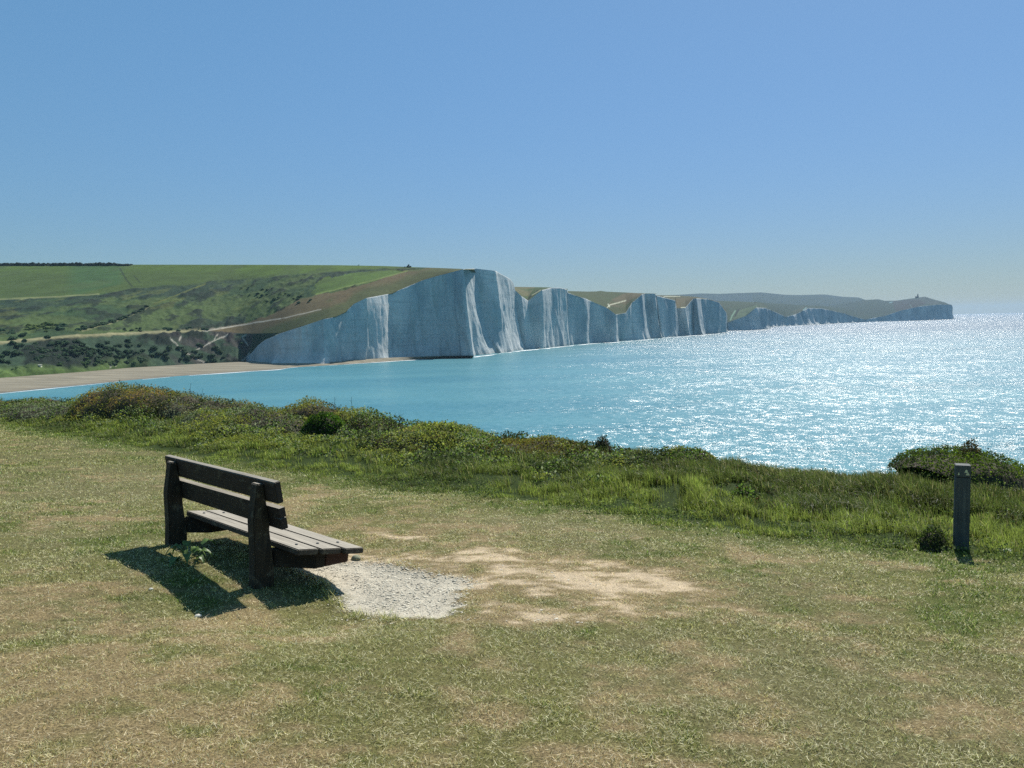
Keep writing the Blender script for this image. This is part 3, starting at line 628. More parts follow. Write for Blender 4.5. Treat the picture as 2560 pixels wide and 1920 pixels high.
def blades(name, X, Y, h, w, az, lean, col, mat, seg=2, curl=0.5, parent=None, z=None, tipc=1.12, basec=0.8):
    """grass blades: seg 1 = one triangle, 2 = quad and tip"""
    n = len(X); z = ground_z(X, Y) - 0.004 if z is None else z
    base = np.stack([X, Y, z], 1); d = np.stack([np.cos(az), np.sin(az), 0 * az], 1)
    fa = rng.uniform(0, 2 * math.pi, n); s = np.stack([np.cos(fa), np.sin(fa), 0 * fa], 1) * (w / 2)[:, None]
    up = np.array([0, 0, 1.0])
    a1 = lean * (1 - curl); a2 = np.minimum(lean * (1 + curl), 2.0)
    m_ = base + (d * np.sin(a1)[:, None] + up * np.cos(a1)[:, None]) * (h * 0.55)[:, None]
    t_ = m_ + (d * np.sin(a2)[:, None] + up * np.cos(a2)[:, None]) * (h * 0.45)[:, None]
    if seg == 1:
        V = np.stack([base - s, base + s, t_], 1).reshape(-1, 3); F = [np.arange(3 * n).reshape(-1, 3)]
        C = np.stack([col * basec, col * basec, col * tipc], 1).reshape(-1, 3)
    else:
        V = np.stack([base - s, base + s, m_ + s * 0.8, m_ - s * 0.8, t_], 1).reshape(-1, 3)
        i = np.arange(n)[:, None] * 5; F = [i + np.array([[0, 1, 2, 3]]), i + np.array([[3, 2, 4]])]
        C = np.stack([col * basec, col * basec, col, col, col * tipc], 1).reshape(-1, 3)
    return mesh_from(name, V, F, mat, colors=C, parent=parent)

M_TURF = blade_mat('turf_blades', 0.45, 0.6, 0.3); M_GRASS = blade_mat('tall_grass_blades', 0.5, 0.5, 0.3); M_LEAF = blade_mat('leaves', 0.5, 0.6, 0.15)

# --- mown turf
def make_turf():
    Xs, Ys, Ds = [], [], []
    for (d0, d1, dens) in ((1.2, 4.2, 24000), (4.2, 6, 16000), (6, 8.5, 9500), (8.5, 12, 5000), (12, 17, 2400), (17, 27, 1000)):
        a0, a1 = math.radians(-58), math.radians(62)
        n = int(dens * 0.5 * (a1 - a0) * (d1 ** 2 - d0 ** 2))
        D = np.sqrt(rng.uniform(d0 ** 2, d1 ** 2, n)); a = rng.uniform(a0, a1, n)
        Xs.append(D * np.sin(a)); Ys.append(D * np.cos(a)); Ds.append(D)
    X, Y, D = map(np.concatenate, (Xs, Ys, Ds))
    u = X * NV[0] + Y * NV[1]; v = X * TV[0] + Y * TV[1]
    keep = u < border(v) + 0.25
    X, Y, D = X[keep], Y[keep], D[keep]
    c, s, g = turf_color(X, Y)
    near = (abs(X + 1) < 4) & (abs(Y - 6.3) < 4); gi = np.full(X.shape, -9.0); gi[near] = gravel_in(X[near], Y[near])
    pk = 1 - 0.12 * sstep(0.3, 0.7, s) - 0.45 * sstep(0.72, 1.05, s) - 1.5 * sstep(-0.03, 0.03, gi)
    clump = fbm(X / 0.09, Y / 0.09, 2, 80)
    keep = rng.random(len(X)) < pk * (0.72 + 0.5 * clump)
    X, Y, D, c, s, g, gi = X[keep], Y[keep], D[keep], c[keep], s[keep], g[keep], gi[keep]
    n = len(X)
    h = (0.019 + 0.018 * rng.random(n) ** 2) * (1 + 0.5 * g - 0.25 * np.clip(s, 0, 1)) * (1 + 0.35 * fbm(X / 0.2, Y / 0.2, 2, 81) + 0.45 * fbm(X / 0.05, Y / 0.05, 2, 82))
    h = h * (1 + np.clip(D - 9, 0, 12) * 0.03)
    lip = sstep(-0.16, -0.03, gi) * (X < -0.9); h = h * (1 + 2.6 * lip)                            # longer fringe at the edge of the bare patch
    w = 0.0026 + 0.0018 * rng.random(n); w = w * np.maximum(1, D / 4.5)
    az = rng.uniform(0, 2 * math.pi, n); lean = rng.uniform(0.45, 1.45, n)
    var = np.where(rng.random(n) < 0.34, 0.30, 1.0)[:, None] * np.exp(rng.normal(0.0, 0.28, n))[:, None]
    straw = (rng.random(n) < 0.27 + 0.25 * np.clip(s, 0, 1) - 0.12 * g)[:, None]
    col = np.where(straw, (lin(228, 216, 162) * (1 - np.clip(s, 0, 1))[:, None] + lin(236, 212, 172) * np.clip(s, 0, 1)[:, None]) * np.exp(rng.normal(0, 0.25, n))[:, None], c * var)
    gr = (rng.random(n) < 0.08 + 0.35 * g)[:, None]
    col = np.clip(np.where(gr & ~straw, lin(104, 130, 50) * var, col) * np.array([1.12, 1.19, 1.02]), 0, 0.88)
    thatch = (rng.random(n) < 0.135 - 0.07 * g) & (D < 14)                                                  # dead pale strands lying on the turf
    h = np.where(thatch, rng.uniform(0.024, 0.05, n), h); lean = np.where(thatch, rng.uniform(1.35, 1.55, n), lean)
    lift = np.where(thatch, rng.uniform(0.008, 0.022, n), 0.0)
    col = np.where(thatch[:, None], (lin(236, 228, 184) * (1 - np.clip(s, 0, 1))[:, None] + lin(240, 220, 182) * np.clip(s, 0, 1)[:, None]) * np.exp(rng.normal(0, 0.2, n))[:, None], col)
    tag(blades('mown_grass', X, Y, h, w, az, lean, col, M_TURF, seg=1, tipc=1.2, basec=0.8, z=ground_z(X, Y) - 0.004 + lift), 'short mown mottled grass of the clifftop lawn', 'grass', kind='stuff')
make_turf()

# --- rough grass between the lawn and the brink
def make_rough():
    Xs, Ys = [], []
    for v0, v1, dens in ((-6, 3, 2600), (3, 8, 2300), (8, 14, 1700), (14, 22, 1100), (22, 34, 650)):
        n = int(dens * (v1 - v0) * 6.2); v = rng.uniform(v0, v1, n); f = rng.random(n)
        bd = border(v); u = bd + 0.28 * fbm(v / 0.6, v * 0 + 3, 3, 84) + f * (U_EDGE + 1.0 - bd)
        Xs.append(u * NV[0] + v * TV[0]); Ys.append(u * NV[1] + v * TV[1])
    X, Y = np.concatenate(Xs), np.concatenate(Ys)
    u = X * NV[0] + Y * NV[1]; v = X * TV[0] + Y * TV[1]; bd = border(v)
    t = (u - bd) / (U_EDGE - bd); D = np.hypot(X, Y)
    k = fbm(X / 0.55, Y / 0.55, 3, 85); k2 = fbm(X / 1.9, Y / 1.9, 3, 86); k3 = fbm(X / 0.22, Y / 0.22, 2, 87)
    keep = rng.random(len(X)) < np.clip(0.55 + 0.95 * k3 + 0.55 * k, 0.03, 1) * (1 - 0.8 * sstep(5, 8, v) * sstep(0.25, 0.5, t + 0.25 * k))
    X, Y, u, v, t, D, k, k2, k3 = [q[keep] for q in (X, Y, u, v, t, D, k, k2, k3)]
    n = len(X)
    h = (0.07 + 0.135 * sstep(0.0, 0.4, t)) * (0.72 + 0.5 * rng.random(n)) * (1 + 0.6 * k) * (1 - 0.25 * sstep(6, 12, v))
    h = h * (1 - 0.25 * sstep(0.75, 1.1, t))
    w = (0.006 + 0.004 * rng.random(n)) * np.maximum(1, D / 11)
    wind = math.radians(195)
    az = wind + rng.normal(0, 1.0, n) ; lean = np.clip(rng.normal(0.55, 0.38, n) + 0.35 * k2 + 0.3 * k, 0.02, 1.5)
    g1, g2, g3, g4 = lin(120, 134, 60), lin(92, 106, 50), lin(76, 90, 40), lin(134, 128, 88)
    c = mixc(np.broadcast_to(g1, (n, 3)), g2, sstep(-0.3, 0.5, k2)); c = mixc(c, g3, sstep(0.15, 0.8, t + 0.3 * k2 + 0.2 * k) * sstep(13, 7, v))
    c = mixc(c, g4, (rng.random(n) < 0.10 + 0.16 * sstep(0.5, 1, t)) * 0.8)
    c = c * np.exp(rng.normal(0, 0.32, n) + 0.35 * k3)[:, None]
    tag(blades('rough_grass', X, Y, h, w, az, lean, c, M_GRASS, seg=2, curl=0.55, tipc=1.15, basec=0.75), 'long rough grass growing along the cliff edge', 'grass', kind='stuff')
make_rough()

# --- leafy plants
def leaf_quads(P, nrm_bias, size, col, jitter=0.9):
    """small folded leaves (two quads each) at P, facing roughly nrm_bias"""
    n = len(P); nv = nrm_bias + rng.normal(0, jitter, (n, 3)); nv /= np.linalg.norm(nv, axis=1, keepdims=True) + 1e-9
    r = rng.normal(0, 1, (n, 3)); a = np.cross(nv, r); a /= np.linalg.norm(a, axis=1, keepdims=True) + 1e-9; b = np.cross(nv, a)
    s = size[:, None]
    tip = P + a * s; mid = P + nv * s * 0.0; L = P + a * s * 0.45 + b * s * 0.34 + nv * s * 0.12; R_ = P + a * s * 0.45 - b * s * 0.34 + nv * s * 0.12
    V = np.stack([P, R_, tip, L], 1).reshape(-1, 3); i = np.arange(n)[:, None] * 4
    F = np.concatenate([i + np.array([[0, 1, 2]]), i + np.array([[0, 2, 3]])])
    C = np.repeat(col, 4, axis=0)
    return V, F, C

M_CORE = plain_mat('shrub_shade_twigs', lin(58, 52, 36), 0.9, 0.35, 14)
def shrub(label, x0, x1, ytop, u, depth, cols, n, leaf, lumps=0.22, peak=0.5, cat='shrub', seed=0, low=0.0, name='shrub', edge=0.62, hmin=0.15, group=None):
    """a wind-clipped mound between photo columns x0..x1 whose crest reaches row ytop, standing u metres out"""
    A = on_u(np.array([x0, x1, x0 + (x1 - x0) * peak]), np.array([ytop] * 3), u)
    va, vb = A[0, :2] @ TV, A[1, :2] @ TV; vc = (va + vb) / 2; rv = abs(va - vb) / 2
    cx_, cy_ = u * NV + vc * TV
    gz = float(ground_z(np.array([cx_]), np.array([cy_]))[0])
    H = max(hmin, A[2, 2] - gz); ru = depth / 2
    root = empty(name, (cx_, cy_, gz)); tag(root, label, cat, group)
    vp = (A[2, :2] @ TV - vc) / rv
    def top(a, b):                                   # height over unit disc; a along the cliff, b outwards
        aa = a - vp * (1 - a * a) * 0.6
        rr = np.clip(aa * aa + b * b, 0, 1)
        return H * (1 - rr) ** edge * (1 + lumps * fbm((a * rv + vc) / 0.55, b * ru / 0.55, 3, seed + 90) * 0.9) * (1 - low * a)
    def place(a, b, k):
        x = cx_ + NV[0] * b * ru + TV[0] * a * rv; y = cy_ + NV[1] * b * ru + TV[1] * a * rv
        z = ground_z(x, y); z = np.where(z < gz - 0.5, gz - 0.5, z); return np.stack([x - cx_, y - cy_, z - gz + top(a, b) * k], -1)
    # twiggy heart
    na, nb_ = 26, 18; aa = np.linspace(-0.97, 0.97, na); bb = np.linspace(-0.97, 0.97, nb_); Ag, Bg = np.meshgrid(aa, bb, indexing='ij')
    rr = np.maximum(np.maximum(abs(Ag), abs(Bg)), 1e-6) / np.maximum(np.hypot(Ag, Bg), 1e-6); Ad, Bd = Ag * rr, Bg * rr
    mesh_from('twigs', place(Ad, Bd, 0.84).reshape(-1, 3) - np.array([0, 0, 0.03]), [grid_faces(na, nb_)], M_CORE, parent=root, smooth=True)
    th = rng.uniform(0, 2 * math.pi, n); rad = np.sqrt(rng.random(n)); a = rad * np.cos(th); b = rad * np.sin(th)
    k = 1.0 - 0.42 * rng.random(n) ** 1.6 + 0.05 * rng.normal(0, 1, n)
    P = place(a, b, np.maximum(k, 0.05))
    out = np.stack([NV[0] * b + TV[0] * a, NV[1] * b + TV[1] * a, 0.55 + 0 * a], -1)
    w = fbm((a * rv + vc) / 0.4, b * ru / 0.4 + k * 2, 3, seed + 95)
    idx = np.clip(((w * 0.8 + 0.5) + rng.normal(0, 0.22, n)) * len(cols), 0, len(cols) - 1).astype(int)
    c = np.array(cols)[idx] * np.exp(rng.normal(0, 0.22, n))[:, None]
    V, F, C = leaf_quads(P, out, leaf * rng.uniform(0.6, 1.25, n), c)
    mesh_from('foliage', V, [F], M_LEAF, parent=root, colors=C)
    return root
G_OL, G_BR, G_GR, G_YG, G_DK, G_GY, G_RU = lin(128, 134, 58), lin(140, 130, 68), lin(106, 134, 52), lin(158, 172, 78), lin(60, 72, 38), lin(138, 148, 110), lin(126, 118, 72)
shrub('tall olive brown bush mound rising highest at the left of the clifftop', 236, 470, 962, 13.6, 3.4, [G_DK, G_OL, G_BR, G_OL, lin(150, 128, 70)], 15000, 0.05, 0.18, 0.36, seed=1)
shrub('low brownish hedge-like bramble running off the left edge of the view', -180, 262, 1000, 14.2, 3.0, [G_DK, G_OL, G_GR, G_BR], 9000, 0.055, 0.3, 0.3, seed=2)
shrub('pale grey-green leafy scrub at the far left before the brown hedge', 0, 190, 1014, 12.6, 1.8, [G_GY, G_GR, G_DK, G_GY], 5000, 0.05, 0.25, 0.5, seed=3, hmin=0.3)
shrub('wide grey-green scrub with a ruddy top between two brown mounds', 400, 660, 993, 14.2, 3.0, [G_DK, G_GY, G_OL, G_RU, G_GY], 11000, 0.05, 0.25, 0.3, seed=4)
shrub('grey-green leafy scrub standing above the bright grass behind the bench', 470, 800, 1022, 12.7, 2.6, [G_GY, G_DK, G_GR, G_GY, G_OL], 12000, 0.05, 0.28, 0.6, seed=5, hmin=0.35)
shrub('rounded rust brown mound on the skyline above the bench', 715, 905, 1005, 13.9, 2.6, [G_DK, G_BR, G_RU, G_OL], 8000, 0.045, 0.15, 0.45, seed=6)
shrub('small round bright green bush under the rust brown mound', 758, 862, 1034, 12.6, 0.9, [lin(40, 66, 20), lin(70, 104, 26), lin(84, 118, 34)], 3600, 0.045, 0.1, 0.5, seed=7)
shrub('dark purplish bramble tangle sloping down beside the rust brown mound', 835, 1060, 1046, 13.4, 2.4, [G_DK, lin(84, 72, 60), G_DK, G_GY, G_OL], 8500, 0.045, 0.25, 0.25, seed=8)
shrub('yellow-green bramble mound in the middle of the clifftop', 985, 1255, 1062, 13.2, 3.2, [G_DK, G_YG, G_GR, G_YG, lin(140, 132, 74)], 13000, 0.05, 0.2, 0.33, seed=9)
shrub('pale straw and green bramble in front of the yellow-green mound', 880, 1120, 1098, 12.2, 1.8, [lin(96, 92, 50), G_YG, G_GY, G_DK], 7500, 0.045, 0.22, 0.5, seed=10, hmin=0.3)
shrub('low smooth reddish olive mound right of the yellow-green bramble', 1225, 1530, 1092, 13.5, 2.8, [lin(112, 112, 46), lin(104, 88, 50), G_OL, lin(124, 116, 44)], 12000, 0.04, 0.1, 0.32, seed=11)
shrub('tiny dark tuft on the skyline at the end of the reddish mound', 1486, 1526, 1090, 13.7, 0.5, [G_DK, lin(60, 60, 34)], 700, 0.04, 0.1, 0.5, seed=12)
shrub('low grassy green hummock on the skyline in the middle right', 1650, 1800, 1116, 13.5, 1.4, [G_GR, G_DK, G_OL], 3500, 0.04, 0.15, 0.3, seed=13)
shrub('flat topped green mound standing against the glittering sea on the right', 2222, 2600, 1115, 14.6, 2.6, [G_DK, lin(88, 112, 34), lin(104, 126, 40), lin(90, 108, 38)], 14000, 0.035, 0.1, 0.3, seed=14, edge=0.2)
shrub('dark spiky bush on top of the flat green mound', 2374, 2476, 1104, 14.4, 1.1, [lin(40, 38, 26), G_DK, lin(66, 60, 34)], 2600, 0.035, 0.25, 0.4, seed=15)
shrub('small dark leafy bush just left of the waymark post', 2290, 2376, 1312, 9.25, 0.55, [G_DK, lin(92, 112, 42), lin(116, 134, 52)], 1300, 0.028, 0.5, 0.5, seed=16, hmin=0.12)
shrub('small dock clump with ruddy leaves in the right hand rough grass', 1832, 1900, 1228, 10.9, 0.5, [lin(96, 62, 44), G_DK, G_GR], 500, 0.05, 0.25, 0.4, seed=17, hmin=0.2)

def make_scrub_cover():
    n = 60000; v = np.concatenate([rng.uniform(6, 34, n // 2), rng.uniform(5, 18, n // 2)]); f = rng.random(n) ** 0.8
    bd = border(v); u = bd + (0.30 + 0.10 * fbm(v / 1.5, v * 0, 3, 101)) * (U_EDGE - bd) + f * (U_EDGE + 1.2 - bd) * 0.72
    X = u * NV[0] + v * TV[0]; Y = u * NV[1] + v * TV[1]
    hb = np.clip(0.16 + 0.30 * fbm(X / 0.9, Y / 0.9, 3, 102), 0.03, 0.5)
    Z = ground_z(X, Y) + hb * (1 - 0.5 * rng.random(n) ** 2)
    k = fbm(X / 0.8, Y / 0.8, 3, 103); idx = np.clip((k * 0.8 + 0.5 + rng.normal(0, 0.2, n)) * 5, 0, 4).astype(int)
    c = np.array([G_DK, G_GR, G_GY, G_YG * 0.85, G_OL])[idx] * np.exp(rng.normal(0, 0.2, n))[:, None]
    V, F, C = leaf_quads(np.stack([X, Y, Z], 1), np.array([0, 0, 0.8]), 0.05 * rng.uniform(0.6, 1.3, n), c)
    tag(mesh_from('ground_cover', V, [F], M_LEAF, colors=C), 'tangled low bramble and leafy cover along the cliff edge', 'ground cover', kind='stuff')
    n = 26000; v = rng.uniform(-4, 9, n); u = border(v) + np.where(rng.random(n) < 0.4, rng.normal(0.25, 0.35, n), rng.uniform(0.3, 4.8, n)); patch_ = fbm((u * NV[0] + v * TV[0]) / 0.45, (u * NV[1] + v * TV[1]) / 0.45, 3, 110); kp = patch_ > 0.0; u, v = u[kp], v[kp]; n = len(u)                  # broad leaves where mowing stops
    X = u * NV[0] + v * TV[0]; Y = u * NV[1] + v * TV[1]; Z = ground_z(X, Y) + 0.02 + (0.08 + 0.16 * sstep(0.3, 1.5, u - border(v))) * rng.random(n)
    c = np.array([lin(96, 116, 52), lin(120, 134, 74), lin(70, 88, 44)])[rng.integers(0, 3, n)] * np.exp(rng.normal(0, 0.2, n))[:, None]
    V, F, C = leaf_quads(np.stack([X, Y, Z], 1), np.array([0, 0, 1.0]), 0.03 * rng.uniform(0.5, 1.3, n), c)
    tag(mesh_from('clover_and_plantain', V, [F], M_LEAF, colors=C), 'broad low leaves of clover and plantain where the mowing stops', 'weeds', kind='stuff')
make_scrub_cover()

# --- bare flinty patch: loose chips
def rock_proto(seed, sub=1):
    bm = bmesh.new(); bmesh.ops.create_icosphere(bm, subdivisions=sub, radius=1); r = np.random.default_rng(seed)
    for vv in bm.verts: vv.co *= 0.75 + 0.45 * r.random()
    bm.verts.ensure_lookup_table(); V = np.array([q.co[:] for q in bm.verts]); F = np.array([[q.index for q in f.verts] for f in bm.faces]); bm.free(); return V, F
def make_chips():
    n = 4200; g = np.array(GRAVEL); lo, hi = g.min(0), g.max(0)
    X = rng.uniform(lo[0], hi[0], n * 3); Y = rng.uniform(lo[1], hi[1], n * 3); gi = gravel_in(X, Y)
    keep = (gi > -0.03 - 0.22 * rng.random(n * 3) ** 5 + 0.05 * rng.random(n * 3)); X, Y = X[keep], Y[keep]
    n2 = 350; p = on_turf(rng.uniform(1120, 1500, n2), rng.uniform(1400, 1560, n2)); s_, g_, _, _ = turf_zone(p[:, 0], p[:, 1]); kk = s_ > 0.75
    X = np.concatenate([X, p[kk, 0]]); Y = np.concatenate([Y, p[kk, 1]]); n = len(X)
    Z = ground_z(X, Y); V0 = [rock_proto(q, 1) for q in range(5)]
    sz = 0.003 + 0.008 * rng.random(n) ** 4; Vs, Fs, Cs = [], [], []; off = 0
    for q in range(5):
        i = np.arange(n) % 5 == q; v0, f0 = V0[q]; m = i.sum()
        a = rng.uniform(0, 6.28, m); ca, sa = np.cos(a), np.sin(a)
        s = np.stack([sz[i] * rng.uniform(0.9, 1.7, m), sz[i], sz[i] * rng.uniform(0.2, 0.42, m)], 1)
        v = v0[None] * s[:, None]; x = v[..., 0] * ca[:, None] - v[..., 1] * sa[:, None]; y = v[..., 0] * sa[:, None] + v[..., 1] * ca[:, None]
        P = np.stack([x + X[i][:, None], y + Y[i][:, None], v[..., 2] + Z[i][:, None] + 0.25 * sz[i][:, None]], -1)
        Vs.append(P.reshape(-1, 3)); Fs.append((f0[None] + (np.arange(m) * len(v0))[:, None, None]).reshape(-1, 3) + off); off += m * len(v0)
        c = np.where((rng.random(m) < 0.10)[:, None], lin(120, 114, 102), lin(194, 187, 168)) * np.exp(rng.normal(0, 0.12, m))[:, None]; Cs.append(np.repeat(c, len(v0), 0))
    t = NT('flint_chips'); m = t.done(t.principled(Base_Color=t.col(), Roughness=0.8, Specular_IOR_Level=0.3))
    tag(mesh_from('gravel', np.concatenate(Vs), [np.concatenate(Fs)], m, colors=np.concatenate(Cs)), 'pale flinty chips scattered over the bare patch beside the bench', 'gravel', kind='stuff')
make_chips()

# single stones
M_STONE = plain_mat('pale_flint', lin(205, 200, 186), 0.8, 0.2, 25); M_STONE_G = plain_mat('grey_flint', lin(118, 120, 96), 0.8, 0.3, 30)
def stone(label, px, py, r, mat, seed, flat=0.6):
    p = on_turf(np.array([px]), np.array([py]))[0]; V, F = rock_proto(seed, 2)
    V = V * np.array([r * 1.3, r, r * flat]); z = float(ground_z(p[0:1], p[1:2])[0])
    o = mesh_from('stone', V, [F], mat, smooth=True, loc=(p[0], p[1], z + r * flat * 0.45)); tag(o, label, 'stone', 'loose stones on the turf')
stone('small white flint at the edge of the backrest shadow', 378, 1474, 0.016, M_STONE, 3)
stone('white flint lying below the tip of the bench shadow', 495, 1542, 0.022, M_STONE, 4)
stone('mossy grey stone on bare earth beyond the seat end', 889, 1399, 0.038, M_STONE_G, 5, 0.8)
stone('half buried flint in the grass right of the waymark post', 2518, 1386, 0.045, M_STONE, 6, 0.55)
stone('white flint among the leaves in the shade of the bench', 430, 1404, 0.022, M_STONE, 7)

# ------------------------------------------------------------------ bench
def wood_mat(name, c1, c2, axis=0, rough=0.75, grain=1.0, lichen=0.0, lit_top=False):
    t = NT(name); sc = [55, 55, 55]; sc[axis] = 2.2
    g = t.noise(t.objpos(tuple(sc)), 1.0, 6, 0.65); b = t.noise(t.objpos(), 5.0, 4, 0.6); f = t.noise(t.objpos(), 40.0, 4, 0.6)
    c = t.mix(t.ramp(g, [(0.3, 0.0), (0.7, 1.0)]), c1, c2)
    c = t.mix(1.0, c, t.ramp(b, [(0.3, 0.72), (0.7, 1.2)]), 'MULTIPLY')
    if lichen:
        c = t.mix(t.math('MULTIPLY', t.ramp(t.noise(t.objpos(), 9.0, 5, 0.7), [(0.55, 0.0), (0.66, 1.0)]), lichen), c, lin(150, 152, 128))
    sc2 = [70, 70, 70]; sc2[axis] = 1.3
    ck = t.noise(t.objpos(tuple(sc2)), 1.0, 3, 0.5)
    c = t.mix(t.ramp(ck, [(0.27, 0.85), (0.33, 0.0)]), c, (0.008, 0.007, 0.006))
    if lit_top:                                       # weathered silver and sunlight painted on upward faces, shade on the rest
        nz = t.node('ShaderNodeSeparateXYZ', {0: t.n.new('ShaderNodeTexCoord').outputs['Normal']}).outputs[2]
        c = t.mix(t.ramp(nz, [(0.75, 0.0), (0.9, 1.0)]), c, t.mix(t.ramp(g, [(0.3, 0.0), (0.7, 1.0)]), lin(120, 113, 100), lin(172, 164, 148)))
    nb = t.bump(t.math('ADD', g, t.math('MULTIPLY', f, 0.4)), 0.5 * grain, 0.006)
    return t.done(t.principled(Base_Color=c, Roughness=rough, Specular_IOR_Level=0.35, Normal=nb))
M_SEAT = wood_mat('silver_oak_lit_top', lin(46, 42, 36), lin(74, 68, 58), 0, 0.7, 1.0, 0.2, True)  # dark base stands in for shade on board ends and sides
M_BACK = wood_mat('dark_oak_lit_top', lin(26, 24, 22), lin(56, 51, 45), 0, 0.75, 1.2, 0.16, True)
M_POSTW = wood_mat('weathered_oak_lit_top', lin(28, 26, 21), lin(62, 57, 44), 2, 0.8, 1.3, 0.22, True)
M_BEARER = wood_mat('bearer_dark_oak', lin(26, 24, 18), lin(46, 40, 28), 1, 0.85, 1.2, 0.05)  # evenly dark brown, grain along the bearer
M_RED = wood_mat('ruddy_oak', lin(50, 32, 24), lin(70, 46, 36), 1, 0.85, 1.0, 0.0)
M_BOLT = plain_mat('galvanised_bolt', lin(120, 118, 112), 0.5, 0.2, 60); M_BOLT.node_tree.nodes['Principled BSDF'].inputs['Metallic'].default_value = 0.7

def solid(name, V, F, mat, parent, bev=0.006, cuts=0):
    bm = bmesh.new(); vs = [bm.verts.new(v) for v in V]
    for f in F: bm.faces.new([vs[i] for i in f])
    bmesh.ops.recalc_face_normals(bm, faces=bm.faces[:])
    if bev: bmesh.ops.bevel(bm, geom=bm.edges[:], offset=bev, segments=2, affect='EDGES', clamp_overlap=True)
    me = bpy.data.meshes.new(name); bm.to_mesh(me); bm.free()
    me.polygons.foreach_set('use_smooth', np.zeros(len(me.polygons), bool)); me.materials.append(mat)
    o = bpy.data.objects.new(name, me); COL.objects.link(o); o.parent = parent; return o
def prism(name, poly, l0, l1, mat, parent, bev=0.006, axis=0):
    """poly in (d, h), extruded along l"""
    n = len(poly); V = [(l0, d, h) for d, h in poly] + [(l1, d, h) for d, h in poly]
    F = [tuple(range(n)), tuple(range(2 * n - 1, n - 1, -1))] + [(i, (i + 1) % n, n + (i + 1) % n, n + i) for i in range(n)]
    return solid(name, V, F, mat, parent, bev)

